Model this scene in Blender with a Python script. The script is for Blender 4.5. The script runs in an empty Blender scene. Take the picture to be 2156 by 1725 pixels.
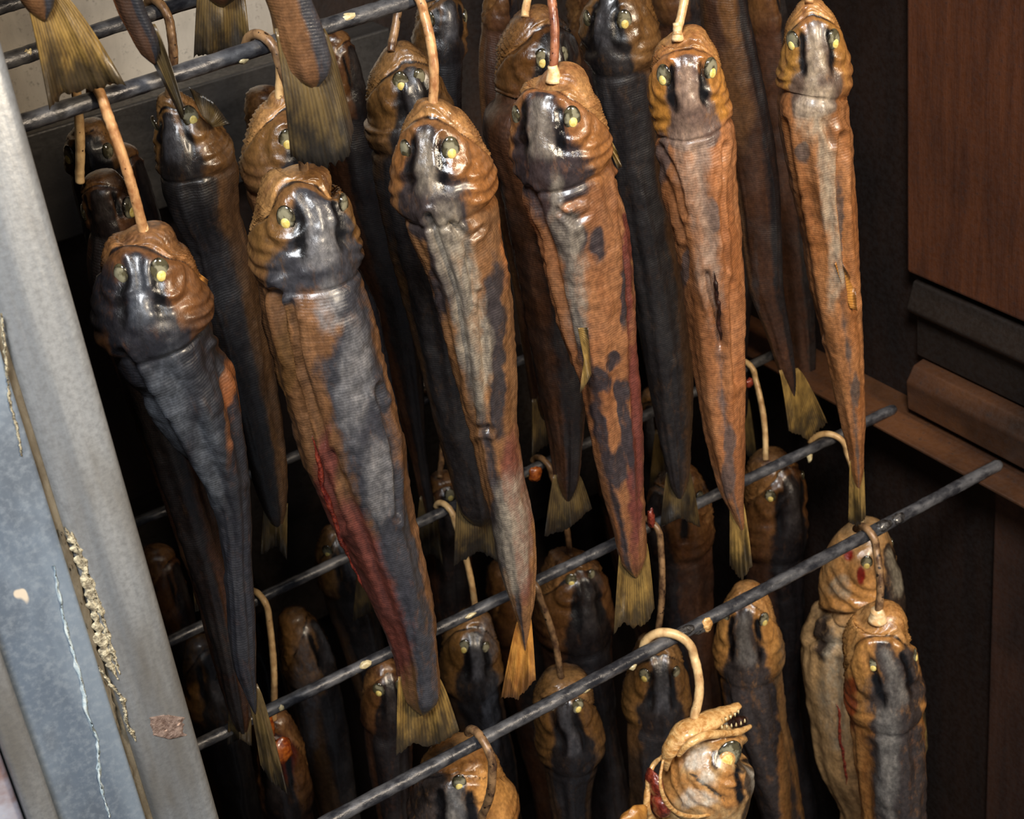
import bpy, math, random
import numpy as np
from mathutils import Matrix, Vector

S = bpy.context.scene
C = S.collection
Z0 = 1.6                                     # height of the lens above the smoker floor
# ---------------------------------------------------------------- camera
F, CX, CY = 3500.0, 1078.0, 862.5
R = np.array([[0.8435329230669419, -0.3519970458837362, 0.4056479845768537],
              [-0.5235796567892673, -0.3706864985304553, 0.7671087685613194],
              [-0.11965178936636511, -0.8594705343968198, -0.4969847581214868]])
CAM = np.array([0, 0, Z0])
cam = bpy.data.cameras.new('camera')
cam.sensor_width = 36.0
cam.lens = F / 2156 * 36
cam.clip_start = 0.02
co = bpy.data.objects.new('camera', cam)
C.objects.link(co)
M = Matrix.Identity(4)
for i in range(3):
    M[i][0], M[i][1], M[i][2], M[i][3] = R[i, 0], -R[i, 1], -R[i, 2], CAM[i]
co.matrix_world = M
S.camera = co
cam.dof.use_dof = True
cam.dof.focus_distance = 0.98
cam.dof.aperture_fstop = 22.0
# ---------------------------------------------------------------- light
S.view_settings.view_transform = 'Standard'
S.view_settings.look = 'None'
S.view_settings.gamma = 1
S.view_settings.exposure = 0.3
w = bpy.data.worlds.new('daylight')
S.world = w
w.use_nodes = True
w.node_tree.nodes['Background'].inputs[0].default_value = (0.75, 0.85, 1.0, 1)
w.node_tree.nodes['Background'].inputs[1].default_value = 0.08


def area(name, loc, target, size, power, col):
    l = bpy.data.lights.new(name, 'AREA')
    l.shape = 'DISK'
    l.size = size
    l.energy = power
    l.color = col
    o = bpy.data.objects.new(name, l)
    C.objects.link(o)
    o.location = loc
    o.rotation_euler = (Vector(target) - Vector(loc)).to_track_quat('-Z', 'Y').to_euler()
    return o


area('daylight_key', (-0.35, -0.55, 2.75), (0.45, 0.85, 1.05), 0.5, 62, (0.95, 0.97, 1.0))
area('warm_lamp', (0.75, -0.35, 1.75), (0.62, 0.85, 0.95), 0.22, 14, (1.0, 0.83, 0.62))


# ---------------------------------------------------------------- geometry helpers
def ray(x, y):
    v = np.array([x - CX, y - CY, F])
    return R @ (v / np.linalg.norm(v))


def P(x, y, Y):                              # the point on the upright plane Y that is seen at (x, y)
    r = ray(x, y)
    return CAM + r * (Y / r[1])


def PZ(x, y, z):                             # ... on the level plane z
    r = ray(x, y)
    return CAM + r * ((z - Z0) / r[2])


def PX(x, y, X):
    r = ray(x, y)
    return CAM + r * (X / r[0])


def proj(W):
    c = (np.asarray(W) - CAM) @ R
    return np.stack([CX + F * c[..., 0] / c[..., 2], CY + F * c[..., 1] / c[..., 2]], -1)


def pxs(W):                                  # metres per pixel at a point
    return ((np.asarray(W) - CAM) @ R)[..., 2] / F


def sm(a, b, x):
    t = np.clip((x - a) / (b - a), 0, 1)
    return t * t * (3 - 2 * t)


def hsh(i, j, k, seed):
    n = (i * 374761393 + j * 668265263 + k * 2147483647 + seed * 1274126177) & 0x7fffffff
    n = ((n ^ (n >> 13)) * 1274126177) & 0x7fffffff
    n = ((n ^ (n >> 16)) * 668265263) & 0x7fffffff
    return (n & 0xffff) / 32767.5 - 1.0


def vnoise(p, seed=0):
    p = np.asarray(p, float)
    i = np.floor(p).astype(np.int64)
    f = p - i
    f = f * f * (3 - 2 * f)
    r = 0
    for a in (0, 1):
        for b in (0, 1):
            for c in (0, 1):
                wgt = (f[..., 0] if a else 1 - f[..., 0]) * (f[..., 1] if b else 1 - f[..., 1]) * (f[..., 2] if c else 1 - f[..., 2])
                r = r + wgt * hsh(i[..., 0] + a, i[..., 1] + b, i[..., 2] + c, seed)
    return r


def fbm(p, seed=0, o=3):
    r, amp = 0, 1.0
    p = np.asarray(p, float)
    for k in range(o):
        r = r + amp * vnoise(p * 2 ** k + 17.3 * k, seed + k)
        amp *= 0.5
    return r / 1.75


def pchip(x, y, q):
    x, y = np.asarray(x, float), np.asarray(y, float)
    h = np.diff(x)
    d = np.diff(y) / h
    m = np.zeros_like(y)
    m[0], m[-1] = d[0], d[-1]
    for i in range(1, len(x) - 1):
        if d[i - 1] * d[i] > 0:
            w1, w2 = 2 * h[i] + h[i - 1], h[i] + 2 * h[i - 1]
            m[i] = (w1 + w2) / (w1 / d[i - 1] + w2 / d[i])
    k = np.clip(np.searchsorted(x, q) - 1, 0, len(x) - 2)
    t = (q - x[k]) / h[k]
    return ((1 + 2 * t) * (1 - t) ** 2 * y[k] + t * (1 - t) ** 2 * h[k] * m[k]
            + t * t * (3 - 2 * t) * y[k + 1] + t * t * (t - 1) * h[k] * m[k + 1])


def grid_faces(nr, nt, wrap=True, off=0, flip=False):
    fs = []
    for i in range(nr - 1):
        for j in range(nt if wrap else nt - 1):
            a, b = i * nt + j, i * nt + (j + 1) % nt
            q = (off + a, off + b, off + b + nt, off + a + nt)
            fs.append(q[::-1] if flip else q)
    return fs


def mesh(name, V, faces, mat=None, parent=None, origin=None, smooth=True, attrs=None):
    V = np.asarray(V, float)
    org = np.zeros(3) if origin is None else np.asarray(origin)
    me = bpy.data.meshes.new(name)
    me.from_pydata((V - org).tolist(), [], faces)
    if smooth:
        me.polygons.foreach_set('use_smooth', [True] * len(me.polygons))
    for k, a in (attrs or {}).items():
        at = me.attributes.new(k, 'FLOAT', 'POINT')
        at.data.foreach_set('value', np.asarray(a, np.float32).ravel())
    me.update()
    if mat:
        me.materials.append(mat)
    o = bpy.data.objects.new(name, me)
    C.objects.link(o)
    if parent:
        o.parent = parent
    else:
        o.location = org
    return o


def tag(o, label, cat, group=None):
    o['label'] = label
    o['category'] = cat
    if group:
        o['group'] = group
    return o


def struct(o, label=None):
    o['kind'] = 'structure'
    if label:
        o['label'] = label
    return o


def tube(pts, rad, n=14, squash=None):
    pts = np.asarray(pts, float)
    m = len(pts)
    rad = np.broadcast_to(np.asarray(rad, float), (m,))
    T = np.gradient(pts, axis=0)
    T /= np.linalg.norm(T, axis=1)[:, None]
    up = np.array([0.31, 0.2, 0.93])
    u = np.cross(T[0], up)
    u /= np.linalg.norm(u)
    V = []
    th = np.linspace(0, 2 * np.pi, n, endpoint=False)
    for i in range(m):
        u = u - T[i] * (u @ T[i])
        u /= np.linalg.norm(u)
        v = np.cross(T[i], u)
        V.append(pts[i] + rad[i] * (np.cos(th)[:, None] * u + np.sin(th)[:, None] * v))
    V = np.concatenate(V + [pts[:1], pts[-1:]])
    fs = grid_faces(m, n, flip=False)
    fs += [(m * n, (j + 1) % n, j) for j in range(n)]
    b = (m - 1) * n
    fs += [(m * n + 1, b + j, b + (j + 1) % n) for j in range(n)]
    return V, fs


def spline(pts, n):
    pts = np.asarray(pts, float)
    d = np.r_[0, np.cumsum(np.linalg.norm(np.diff(pts, axis=0), axis=1))]
    q = np.linspace(0, d[-1], n)
    # Catmull-Rom through the points
    t = np.gradient(pts, d, axis=0)
    k = np.clip(np.searchsorted(d, q) - 1, 0, len(d) - 2)
    h = (d[k + 1] - d[k])[:, None]
    s = ((q - d[k]) / h[:, 0])[:, None]
    return ((1 + 2 * s) * (1 - s) ** 2 * pts[k] + s * (1 - s) ** 2 * h * t[k]
            + s * s * (3 - 2 * s) * pts[k + 1] + s * s * (s - 1) * h * t[k + 1])


def box(x0, x1, y0, y1, z0, z1):
    V = [(x, y, z) for x in (x0, x1) for y in (y0, y1) for z in (z0, z1)]
    return V, [(0, 1, 3, 2), (4, 6, 7, 5), (0, 4, 5, 1), (2, 3, 7, 6), (0, 2, 6, 4), (1, 5, 7, 3)]


def bevel(o, wd, seg=3):
    m = o.modifiers.new('bevel', 'BEVEL')
    m.width = wd
    m.segments = seg
    m.limit_method = 'ANGLE'
    return o


def lin(c):
    return tuple(((v / 255) / 12.92 if v / 255 <= 0.04045 else ((v / 255 + 0.055) / 1.055) ** 2.4) for v in c) + (1,)


# ---------------------------------------------------------------- materials
class NT:
    def __init__(s, name):
        s.m = bpy.data.materials.new(name)
        s.m.use_nodes = True
        s.t = s.m.node_tree
        s.b = s.t.nodes['Principled BSDF']

    def n(s, typ, **kw):
        nd = s.t.nodes.new(typ)
        for k, v in kw.items():
            setattr(nd, k, v)
        return nd

    def put(s, sock, v):
        if isinstance(v, bpy.types.NodeSocket):
            s.t.links.new(v, sock)
        else:
            sock.default_value = v

    def math(s, op, a, b=0.0, c=0.0, clamp=False):
        nd = s.n('ShaderNodeMath', operation=op, use_clamp=clamp)
        for i, v in enumerate((a, b, c)):
            s.put(nd.inputs[i], v)
        return nd.outputs[0]

    def mix(s, f, a, b):
        nd = s.n('ShaderNodeMix', data_type='RGBA')
        s.put(nd.inputs['Factor'], f)
        s.put([i for i in nd.inputs if i.name == 'A' and i.type == 'RGBA'][0], a)
        s.put([i for i in nd.inputs if i.name == 'B' and i.type == 'RGBA'][0], b)
        return [i for i in nd.outputs if i.type == 'RGBA'][0]

    def rng(s, v, a, b, c=0.0, d=1.0):
        nd = s.n('ShaderNodeMapRange', interpolation_type='SMOOTHSTEP')
        for i, x in enumerate((v, a, b, c, d)):
            s.put(nd.inputs[i], x)
        return nd.outputs[0]

    def attr(s, k):
        return s.n('ShaderNodeAttribute', attribute_name=k).outputs['Fac']

    def noise(s, scale, sc=(1, 1, 1), detail=4, rough=0.55, dist=0.0, w=0.0):
        tc = s.n('ShaderNodeTexCoord')
        mp = s.n('ShaderNodeMapping')
        s.put(mp.inputs['Vector'], tc.outputs['Object'])
        mp.inputs['Scale'].default_value = sc
        nd = s.n('ShaderNodeTexNoise', noise_dimensions='4D')
        s.put(nd.inputs['Vector'], mp.outputs[0])
        nd.inputs['Scale'].default_value = scale
        nd.inputs['Detail'].default_value = detail
        nd.inputs['Roughness'].default_value = rough
        nd.inputs['Distortion'].default_value = dist
        nd.inputs['W'].default_value = w
        return nd.outputs['Fac']

    def bump(s, h, strength, dist, prev=None):
        nd = s.n('ShaderNodeBump')
        nd.inputs['Strength'].default_value = strength
        nd.inputs['Distance'].default_value = dist
        s.put(nd.inputs['Height'], h)
        if prev is not None:
            s.put(nd.inputs['Normal'], prev)
        return nd.outputs[0]

    def set(s, **kw):
        for k, v in kw.items():
            s.put(s.b.inputs[k.replace('_', ' ')], v)
        return s.m


def fish_mat(name, flank, flank2, dark, grey, belly, gold, red, rough=0.34, w=0.0, scale_bump=0.11, coat=0.42, lip=(186, 138, 84)):
    t = NT(name)
    n1 = t.noise(1, (55, 55, 16), 5, 0.6, 0.3, w)
    n2 = t.noise(330, (1, 1, 0.8), 3, 0.6, 0, w)
    n3 = t.noise(1, (110, 110, 45), 5, 0.65, 0.6, w + 3)
    n4 = t.noise(42, (1, 1, 1), 4, 0.55, 0.2, w + 7)
    n5 = t.noise(1, (170, 170, 70), 5, 0.7, 0.4, w + 11)
    n6 = t.noise(1, (26, 26, 7), 3, 0.5, 0.3, w + 13)
    nz = t.math('ADD', t.math('MULTIPLY', t.math('SUBTRACT', n3, 0.5), 0.75), t.math('MULTIPLY', t.math('SUBTRACT', n4, 0.5), 0.55))

    def mask(k, soft=0.22, amp=1.0):
        return t.rng(t.math('MULTIPLY_ADD', nz, amp, t.attr(k)), 0.5 - soft, 0.5 + soft)
    c = t.mix(t.rng(n1, 0.35, 0.65), lin(flank), lin(flank2))
    c = t.mix(t.rng(n6, 0.4, 0.62, 0, 0.45), c, lin(tuple(v * 0.62 for v in flank)))
    c = t.mix(mask('bl', 0.3), c, lin(belly))
    c = t.mix(mask('gd', 0.25), c, lin(gold))
    c = t.mix(t.math('MULTIPLY', mask('lp', 0.35, 1.6), 0.85), c, lin(lip))
    c = t.mix(mask('rd', 0.28), c, lin(red))
    c = t.mix(t.math('MULTIPLY', mask('dk', 0.2, 1.15), t.rng(n5, 0.25, 0.5, 0.55, 0.97)), c, lin(dark))
    c = t.mix(t.math('MULTIPLY', mask('gy', 0.34, 1.1), t.rng(n5, 0.3, 0.65, 0.9, 0.35)), c, lin(grey))
    c = t.mix(mask('bk', 0.2), c, lin((14, 12, 13)))
    fl = t.rng(n2, 0.3, 0.72, 0.66, 1.16)
    mul = t.n('ShaderNodeMix', data_type='RGBA', blend_type='MULTIPLY')
    mul.inputs['Factor'].default_value = 1
    ins = [i for i in mul.inputs if i.type == 'RGBA']
    t.put(ins[0], c)
    cb = t.n('ShaderNodeCombineColor')
    for i in range(3):
        t.put(cb.inputs[i], fl)
    t.put(ins[1], cb.outputs[0])
    c = [i for i in mul.outputs if i.type == 'RGBA'][0]
    # fine transverse rows of the dried skin, broken up by noise
    ph = t.math('ADD', t.math('MULTIPLY', t.attr('fs'), 2 * math.pi / 0.0017), t.math('MULTIPLY', t.attr('fa'), 26.0))
    ph = t.math('ADD', ph, t.math('MULTIPLY', n3, 9.0))
    rows = t.math('MULTIPLY', t.math('SINE', ph), t.attr('bd'))
    rows = t.math('MULTIPLY', rows, t.rng(n4, 0.35, 0.6, 0.25, 1.0))
    b1 = t.bump(rows, scale_bump, 0.0011)
    b2 = t.bump(n5, 0.4, 0.0022, t.bump(n6, 0.35, 0.006, b1))
    b3 = t.bump(n2, 0.25, 0.0008, b2)
    r = t.rng(n4, 0.3, 0.7, rough - 0.1, rough + 0.2)
    r = t.math('SUBTRACT', r, t.math('MULTIPLY', t.attr('hw'), 0.1))
    return t.set(Base_Color=c, Roughness=r, Normal=b3, Specular_IOR_Level=0.5, Coat_Weight=coat, Coat_Roughness=0.22)


def simple_mat(name, c1, c2, scale=60, sc=(1, 1, 1), rough=0.45, metal=0.0, bump=0.3, bdist=0.002, lo=0.35, hi=0.65, coat=0.0, c3=None, t3=0.62, s3=120):
    t = NT(name)
    a = t.noise(scale, sc, 5, 0.6, 0.2)
    c = t.mix(t.rng(a, lo, hi), lin(c1), lin(c2))
    if c3:
        b = t.noise(s3, (1, 1, 1), 3, 0.5, 0, 5.0)
        c = t.mix(t.rng(b, t3, t3 + 0.04), c, lin(c3))
    return t.set(Base_Color=c, Roughness=t.rng(a, 0.3, 0.7, rough - 0.08, rough + 0.12), Metallic=metal,
                 Normal=t.bump(a, bump, bdist), Coat_Weight=coat, Coat_Roughness=0.15)


def fin_mat(name, c1, c2, dark):
    t = NT(name)
    n = t.noise(1, (90, 90, 40), 4)
    n2 = t.noise(1, (150, 150, 45), 4, 0.6, 0.3, 4)
    ph = t.math('MULTIPLY_ADD', n, 7.0, t.math('MULTIPLY', t.attr('fu'), 2 * math.pi * 19))
    ray_ = t.math('MULTIPLY_ADD', t.math('SINE', ph), 0.5, 0.5)
    mx = t.math('ADD', t.math('MULTIPLY', ray_, 0.14), t.math('MULTIPLY', n2, 1.0))
    c = t.mix(t.rng(mx, 0.3, 0.85), lin(c1), lin(c2))
    edge = t.math('MULTIPLY_ADD', t.math('SUBTRACT', n, 0.5), 1.8, t.attr('fv'))
    c = t.mix(t.rng(edge, 0.42, 1.0, 0, 0.9), c, lin(dark))
    return t.set(Base_Color=c, Roughness=0.42, Normal=t.bump(ray_, 0.2, 0.0008, t.bump(n2, 0.5, 0.002)), Coat_Weight=0.25, Coat_Roughness=0.2)


M_rod = simple_mat('sooty_rod', (40, 40, 44), (92, 91, 92), 110, (0.6, 1, 1), 0.36, 0.35, 0.6, 0.002, c3=(140, 124, 92), t3=0.685, s3=75)
M_hook = simple_mat('tan_wire', (146, 96, 58), (204, 156, 104), 140, (1, 1, 0.6), 0.38, 0.1, 0.3, 0.001, c3=(70, 42, 26), t3=0.66, s3=420)
M_hookd = simple_mat('sooty_wire', (70, 48, 34), (146, 112, 76), 140, (1, 1, 0.6), 0.36, 0.1, 0.3, 0.001, c3=(40, 28, 20), t3=0.62, s3=300)
M_flesh = simple_mat('pale_flesh', (214, 168, 112), (238, 208, 160), 260, rough=0.4, coat=0.3)
M_jaw = simple_mat('jaw_skin', (128, 84, 44), (196, 148, 92), 150, (1, 1, 2.5), 0.36, 0, 0.7, 0.003, coat=0.4)
t = NT('cloudy_eye')
a = t.noise(190, (1, 1, 1), 3, 0.5, 0.4)
c = t.mix(t.rng(t.math('MULTIPLY_ADD', t.math('SUBTRACT', a, 0.5), 1.3, t.attr('er')), 0.22, 0.62), lin((132, 126, 102)), lin((28, 23, 15)))
c = t.mix(t.rng(a, 0.5, 0.62), c, lin((74, 68, 48)))
M_eyew = t.set(Base_Color=c, Roughness=0.14, Coat_Weight=0.8, Coat_Roughness=0.06)
M_pupil = simple_mat('cooked_pupil', (204, 176, 84), (230, 210, 134), 500, rough=0.45, bump=0.1, coat=0.1)
M_hookp = simple_mat('pale_wire', (178, 138, 92), (222, 186, 132), 140, (1, 1, 0.6), 0.36, 0.05, 0.3, 0.001, c3=(84, 54, 34), t3=0.66, s3=420)
M_hookr = simple_mat('reddish_wire', (112, 64, 44), (164, 104, 70), 140, (1, 1, 0.6), 0.36, 0.05, 0.4, 0.001, c3=(60, 34, 24), t3=0.62, s3=380)
M_jawl = simple_mat('pale_jaw_skin', (176, 124, 66), (222, 178, 116), 170, (1, 1, 1.6), 0.3, 0, 0.7, 0.003, coat=0.5)
M_red = simple_mat('red_flesh', (84, 24, 18), (140, 58, 38), 260, rough=0.22, bump=0.8, coat=0.8)
M_orange = simple_mat('orange_oil', (120, 46, 14), (188, 100, 36), 200, rough=0.2, bump=0.7, coat=0.9)
M_fin = fin_mat('golden_fin', (62, 46, 22), (142, 112, 56), (44, 36, 24))
M_find = fin_mat('dark_fin', (44, 34, 20), (92, 74, 40), (22, 20, 18))
M_fino = fin_mat('amber_fin', (120, 72, 26), (190, 134, 60), (90, 58, 30))
M_mouth = simple_mat('dark_mouth', (20, 10, 6), (48, 22, 12), 200, rough=0.4)
M_tooth = simple_mat('tooth', (200, 180, 130), (226, 208, 160), 300, rough=0.3)


# ---------------------------------------------------------------- fins, eyes and the fish itself
def lerp_poly(pts, n):
    pts = np.asarray(pts, float)
    d = np.r_[0, np.cumsum(np.linalg.norm(np.diff(pts, axis=0), axis=1))]
    q = np.linspace(0, d[-1], n)
    return np.stack([np.interp(q, d, pts[:, 0]), np.interp(q, d, pts[:, 1])], -1)


def fin(name, parent, org, base, tips, Y, mat, n=37, m=12, curl=0.0, rip=0.0006, dy=0.0, seed=0, thick=0.0007):
    """a thin rayed fin: base and tips are polylines in picture coordinates on the upright plane Y"""
    b, t = lerp_poly(base, n), lerp_poly(tips, n)
    ln = np.linalg.norm(t - b, axis=1)[:, None]
    jit = np.array([float(vnoise([j_ * 0.55, 3, seed + 7])) + 0.6 * (j_ % 3 == 0) for j_ in range(n)])[:, None]
    t = t + (t - b) * 0.022 * jit
    u = np.linspace(0, 1, n)
    V = np.zeros((m, n, 3))
    for i in range(m):
        v = i / (m - 1)
        q = b * (1 - v) + t * v
        sp_ = v ** 0.8
        q[:, 0] = b[:, 0] * (1 - sp_) + t[:, 0] * sp_
        for j in range(n):
            p = P(q[j, 0], q[j, 1], Y)
            toward = (CAM - p) / np.linalg.norm(CAM - p)
            off = rip * v * math.sin(u[j] * 9 * math.pi + 2 * float(vnoise([u[j] * 5, 0, seed]))) + curl * (u[j] - 0.5) * 2 * v + dy * v
            off += 0.007 * v * float(vnoise([u[j] * 4, v * 2, seed]))
            V[i, j] = p + toward * off
    e = [(CAM - V[m // 2, n // 2])]
    nrm = e[0] / np.linalg.norm(e[0])
    A = V.reshape(-1, 3) + nrm * thick
    B = V.reshape(-1, 3) - nrm * thick
    N = m * n
    fs = grid_faces(m, n, False) + grid_faces(m, n, False, N, True)
    ring = [j for j in range(n)] + [i * n + n - 1 for i in range(1, m)] + [(m - 1) * n + j for j in range(n - 2, -1, -1)] + [i * n for i in range(m - 2, 0, -1)]
    for a, c in zip(ring, ring[1:] + ring[:1]):
        fs.append((a, N + a, N + c, c))
    fu = np.tile(u, (m, 1)).ravel()
    fv = np.repeat(np.linspace(0, 1, m), n)
    return mesh(name, np.concatenate([A, B]), fs, mat, parent, org, True, {'fu': np.r_[fu, fu], 'fv': np.r_[fv, fv]})


def dome(p, nrm, tdir, ra, rb, h, n=20, m=9):
    """flattened dome on a surface point: semi axes ra along tdir, rb across, height h"""
    nrm = nrm / np.linalg.norm(nrm)
    a = tdir - nrm * (tdir @ nrm)
    a /= np.linalg.norm(a)
    b = np.cross(nrm, a)
    V, fs = [], []
    for i in range(m):
        f = (i + 0.001) / (m - 1) * math.pi * 0.62
        for j in range(n):
            q = 2 * math.pi * j / n
            V.append(p + math.sin(f) * (ra * math.cos(q) * a + rb * math.sin(q) * b) + nrm * h * (math.cos(f)))
    fs = grid_faces(m, n)
    fs.append(tuple((m - 1) * n + j for j in range(n)))
    return np.array(V), [f[::-1] for f in fs]


FISH = {}


def smoked_fish(label, Y, st, roll, mat, neck, k=1.4, tail=None, eyes=None, blot=(), dkw=0.30, seed=0, nr=200, nt=64,
                ext=None, fins=(), group=None, jaw=True, fold=1.0, tailmat=None, side=False, eyer=1.0, belly=0.74, headgold=1.0, dYtail=0.0, openjaw=False, crown=0.17, lipw=0.6, creases=()):
    st = [tuple(map(float, q)) for q in st]
    ys = np.array([q[0] for q in st])
    cx = np.array([(q[1] + q[2]) / 2 for q in st])
    wd = np.array([q[2] - q[1] for q in st])
    if ext:                                   # the rest of the fish below the frame, tapering to the tail root
        L = ext
        y0, x0, w0 = ys[-1], cx[-1], wd[-1]
        top = ys[0]
        done = (y0 - top) / L
        for fr, mult in ((0.6, 0.98), (0.72, 0.8), (0.83, 0.52), (0.92, 0.33), (1.0, 0.3)):
            if fr > done + 0.06:
                yy = top + fr * L
                ys = np.r_[ys, yy]
                cx = np.r_[cx, x0 + (1920 - x0) / (6915 - y0) * (yy - y0)]
                wd = np.r_[wd, max(wd.max() * mult if done < 0.5 else w0 * mult, wd.max() * 0.25)]
    if tail or ext:
        dl = 0.05 * (ys[-1] - ys[0])
        sl = np.clip((cx[-1] - cx[-2]) / (ys[-1] - ys[-2]), -0.35, 0.35)
        ys, cx, wd = np.r_[ys, ys[-1] + dl], np.r_[cx, cx[-1] + sl * dl], np.r_[wd, wd[-1] * 0.42]
    d = np.r_[0, np.cumsum(np.hypot(np.diff(cx), np.diff(ys)))]
    q = np.linspace(0, 1, nr)
    q = d[-1] * (q ** 1.35 * 0.75 + 0.25 * q ** 2 * (3 - 2 * q)) if not side else d[-1] * q ** 1.2
    q = np.clip(q, 0, d[-1])
    qx, qy = pchip(d, cx, q), pchip(d, ys, q)
    qw = pchip(d, wd, q)
    f = q < d[1]
    qw[f] = np.maximum(qw[f], wd[1] * np.sqrt(np.clip(1 - (1 - q[f] / d[1]) ** 2, 0, 1)))
    endt = np.clip((q / d[-1] - 0.955) / 0.045, 0, 1)
    qw = qw * np.sqrt(np.clip(1 - endt ** 2, 0.03, 1))
    # smooth the centre line a little
    ker = np.hanning(9)
    ker /= ker.sum()
    for arr in (qx, qw):
        pad = np.r_[[arr[0]] * 4, arr, [arr[-1]] * 4]
        s_ = np.convolve(pad, ker, 'valid')
        arr[8:-4] = s_[8:-4]
    Yq = Y + dYtail * (q / d[-1]) ** 2
    Cn = np.array([P(a, b, c) for a, b, c in zip(qx, qy, Yq)])
    s = np.r_[0, np.cumsum(np.linalg.norm(np.diff(Cn, axis=0), axis=1))]
    T = np.gradient(Cn, axis=0)
    T /= np.linalg.norm(T, axis=1)[:, None]
    Fv = CAM - Cn
    Fv -= T * (Fv * T).sum(1)[:, None]
    Fv /= np.linalg.norm(Fv, axis=1)[:, None]
    Sd = np.cross(T, Fv)
    rt = R @ np.array([1., 0, 0])
    if (Sd @ rt).mean() < 0:
        Sd = -Sd
    ph = math.radians(roll)
    slant = np.abs(np.gradient(qy)) / np.hypot(np.gradient(qx), np.gradient(qy))
    h = qw / 2 * pxs(Cn) * np.clip(slant, 0.7, 1)
    hl = float(np.interp(neck, qy, s))
    u = s / hl
    kk = 1 + (k - 1) * sm(0.2, 1.6, u)
    a = h / np.sqrt(math.cos(ph) ** 2 + (kk * math.sin(ph)) ** 2)
    b = a * kk
    g_ = 0.55 if side else (0.4 if not jaw else 0.0)
    D = Fv * math.cos(ph) + Sd * math.sin(ph)
    Lt = Sd * math.cos(ph) - Fv * math.sin(ph)
    th = np.linspace(-math.pi, math.pi, nt, endpoint=False)
    ct, sn = np.cos(th), np.sin(th)
    base = Cn[:, None] + D[:, None] * (b[:, None] * ct)[..., None] + Lt[:, None] * (a[:, None] * sn)[..., None]
    nrm = D[:, None] * (a[:, None] * ct)[..., None] + Lt[:, None] * (b[:, None] * sn)[..., None]
    nrm /= np.linalg.norm(nrm, axis=-1)[..., None] + 1e-9
    view = CAM - base
    view /= np.linalg.norm(view, axis=-1)[..., None]
    facing = (nrm * view).sum(-1)
    px = proj(base)
    U = np.repeat(u[:, None], nt, 1)
    TH = np.repeat(th[None], nr, 0)
    SS = np.repeat(s[:, None], nt, 1)
    t = np.abs(TH)
    # eyes: where the nearest visible surface point is
    eij = []
    for e in (eyes or []):
        dd = np.hypot(px[..., 0] - e[0], px[..., 1] - e[1]) + (facing < 0.12) * 1e5
        eij.append(np.unravel_index(np.argmin(dd), dd.shape))
    if eij:
        ue = float(np.mean([u[i] for i, j in eij]))
        te = float(np.clip(np.mean([abs(th[j]) for i, j in eij]), 0.55, 1.75))
    else:
        ue, te = 0.42, 1.0
    # ---- head relief
    g = 0
    hd = 0
    if jaw:
        um = 0.12 + 0.30 * (t / 1.5) ** 2 + 0.02 * fbm(np.stack([3 * np.cos(TH), 3 * np.sin(TH), U * 0 + seed], -1), seed + 2, 2)
        hd = hd + 0.07 * sm(um - 0.015, um + 0.06, U) * sm(2.3, 1.6, t) * sm(1.2, 0.75, U)
        hd = hd - 0.08 * np.exp(-((U - um) / 0.025) ** 2) * sm(2.2, 1.7, t)
        hd = hd + 0.045 * np.cos((U - um) * 110 + 2 * fbm(np.stack([2 * np.cos(TH), 2 * np.sin(TH), U * 8], -1), seed + 4, 2)) * sm(um + 0.01, um - 0.03, U) * sm(0.0, 0.06, U)
    hd = hd + 0.07 * np.exp(-(t / 0.4) ** 2) * sm(0.15, 0.3, U) * sm(1.1, 0.8, U)
    hd = hd - 0.09 * np.exp(-((t - 0.62 * te) / 0.14) ** 2) * sm(0.18, 0.32, U) * sm(0.85, 0.6, U)
    r2 = ((U - ue) / 0.17) ** 2 + ((t - te) / 0.34) ** 2
    hd = hd + 0.06 * np.exp(-r2) + 0.05 * np.exp(-((np.sqrt(r2) - 1.15) / 0.2) ** 2) - 0.05 * np.exp(-((np.sqrt(r2) - 1.7) / 0.25) ** 2)
    hd = hd + 0.07 * np.exp(-(((U - ue + 0.2) / 0.04) ** 2 + ((t - 0.5) / 0.11) ** 2))
    uo = 1.0 - 0.12 * (t - 1.5) ** 2
    op = sm(uo - 0.55, uo - 0.12, U) * sm(uo + 0.03, uo - 0.02, U) * sm(0.6, 1.05, t) * sm(3.05, 2.5, t)
    hd = hd + 0.10 * op + 0.035 * op * np.sin((U + 0.13 * (t - 1.4) ** 2) * 50)
    hd = hd - 0.08 * np.exp(-((U - uo - 0.05) / 0.035) ** 2) * sm(0.8, 1.1, t)
    hd = hd - 0.06 * np.exp(-((U - 1.02) / 0.025) ** 2) * sm(1.2, 0.7, t)
    pn = np.stack([SS * 70, 1.6 * np.cos(TH), 1.6 * np.sin(TH)], -1)
    hd = hd + 0.06 * fbm(np.stack([SS * 130, 2.5 * np.cos(TH), 2.5 * np.sin(TH)], -1), seed + 5, 3) * sm(0.02, 0.2, U)
    hd = hd * (1 - g_)
    # ---- body relief: shrunken lengthwise folds and short cross wrinkles
    bodyw = sm(0.95, 1.25, U)
    fo = fbm(np.stack([SS * 8, 1.7 * np.cos(TH), 1.7 * np.sin(TH)], -1), seed, 3)
    gr = -np.abs(vnoise(np.stack([SS * 9, 2.6 * np.cos(TH) + 0.4 * fo, 2.6 * np.sin(TH)], -1), seed + 11))
    wr = fbm(np.stack([SS * 150, 2.2 * np.cos(TH) + 3 * fo, 2.2 * np.sin(TH)], -1), seed + 21, 2)
    wrm = sm(0.0, 0.5, vnoise(np.stack([SS * 22, np.cos(TH), np.sin(TH)], -1), seed + 31) + 0.15)
    bd = bodyw * fold * (0.12 * fo + 0.2 * (gr + 0.3) + 0.03 * wr * wrm)
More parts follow.
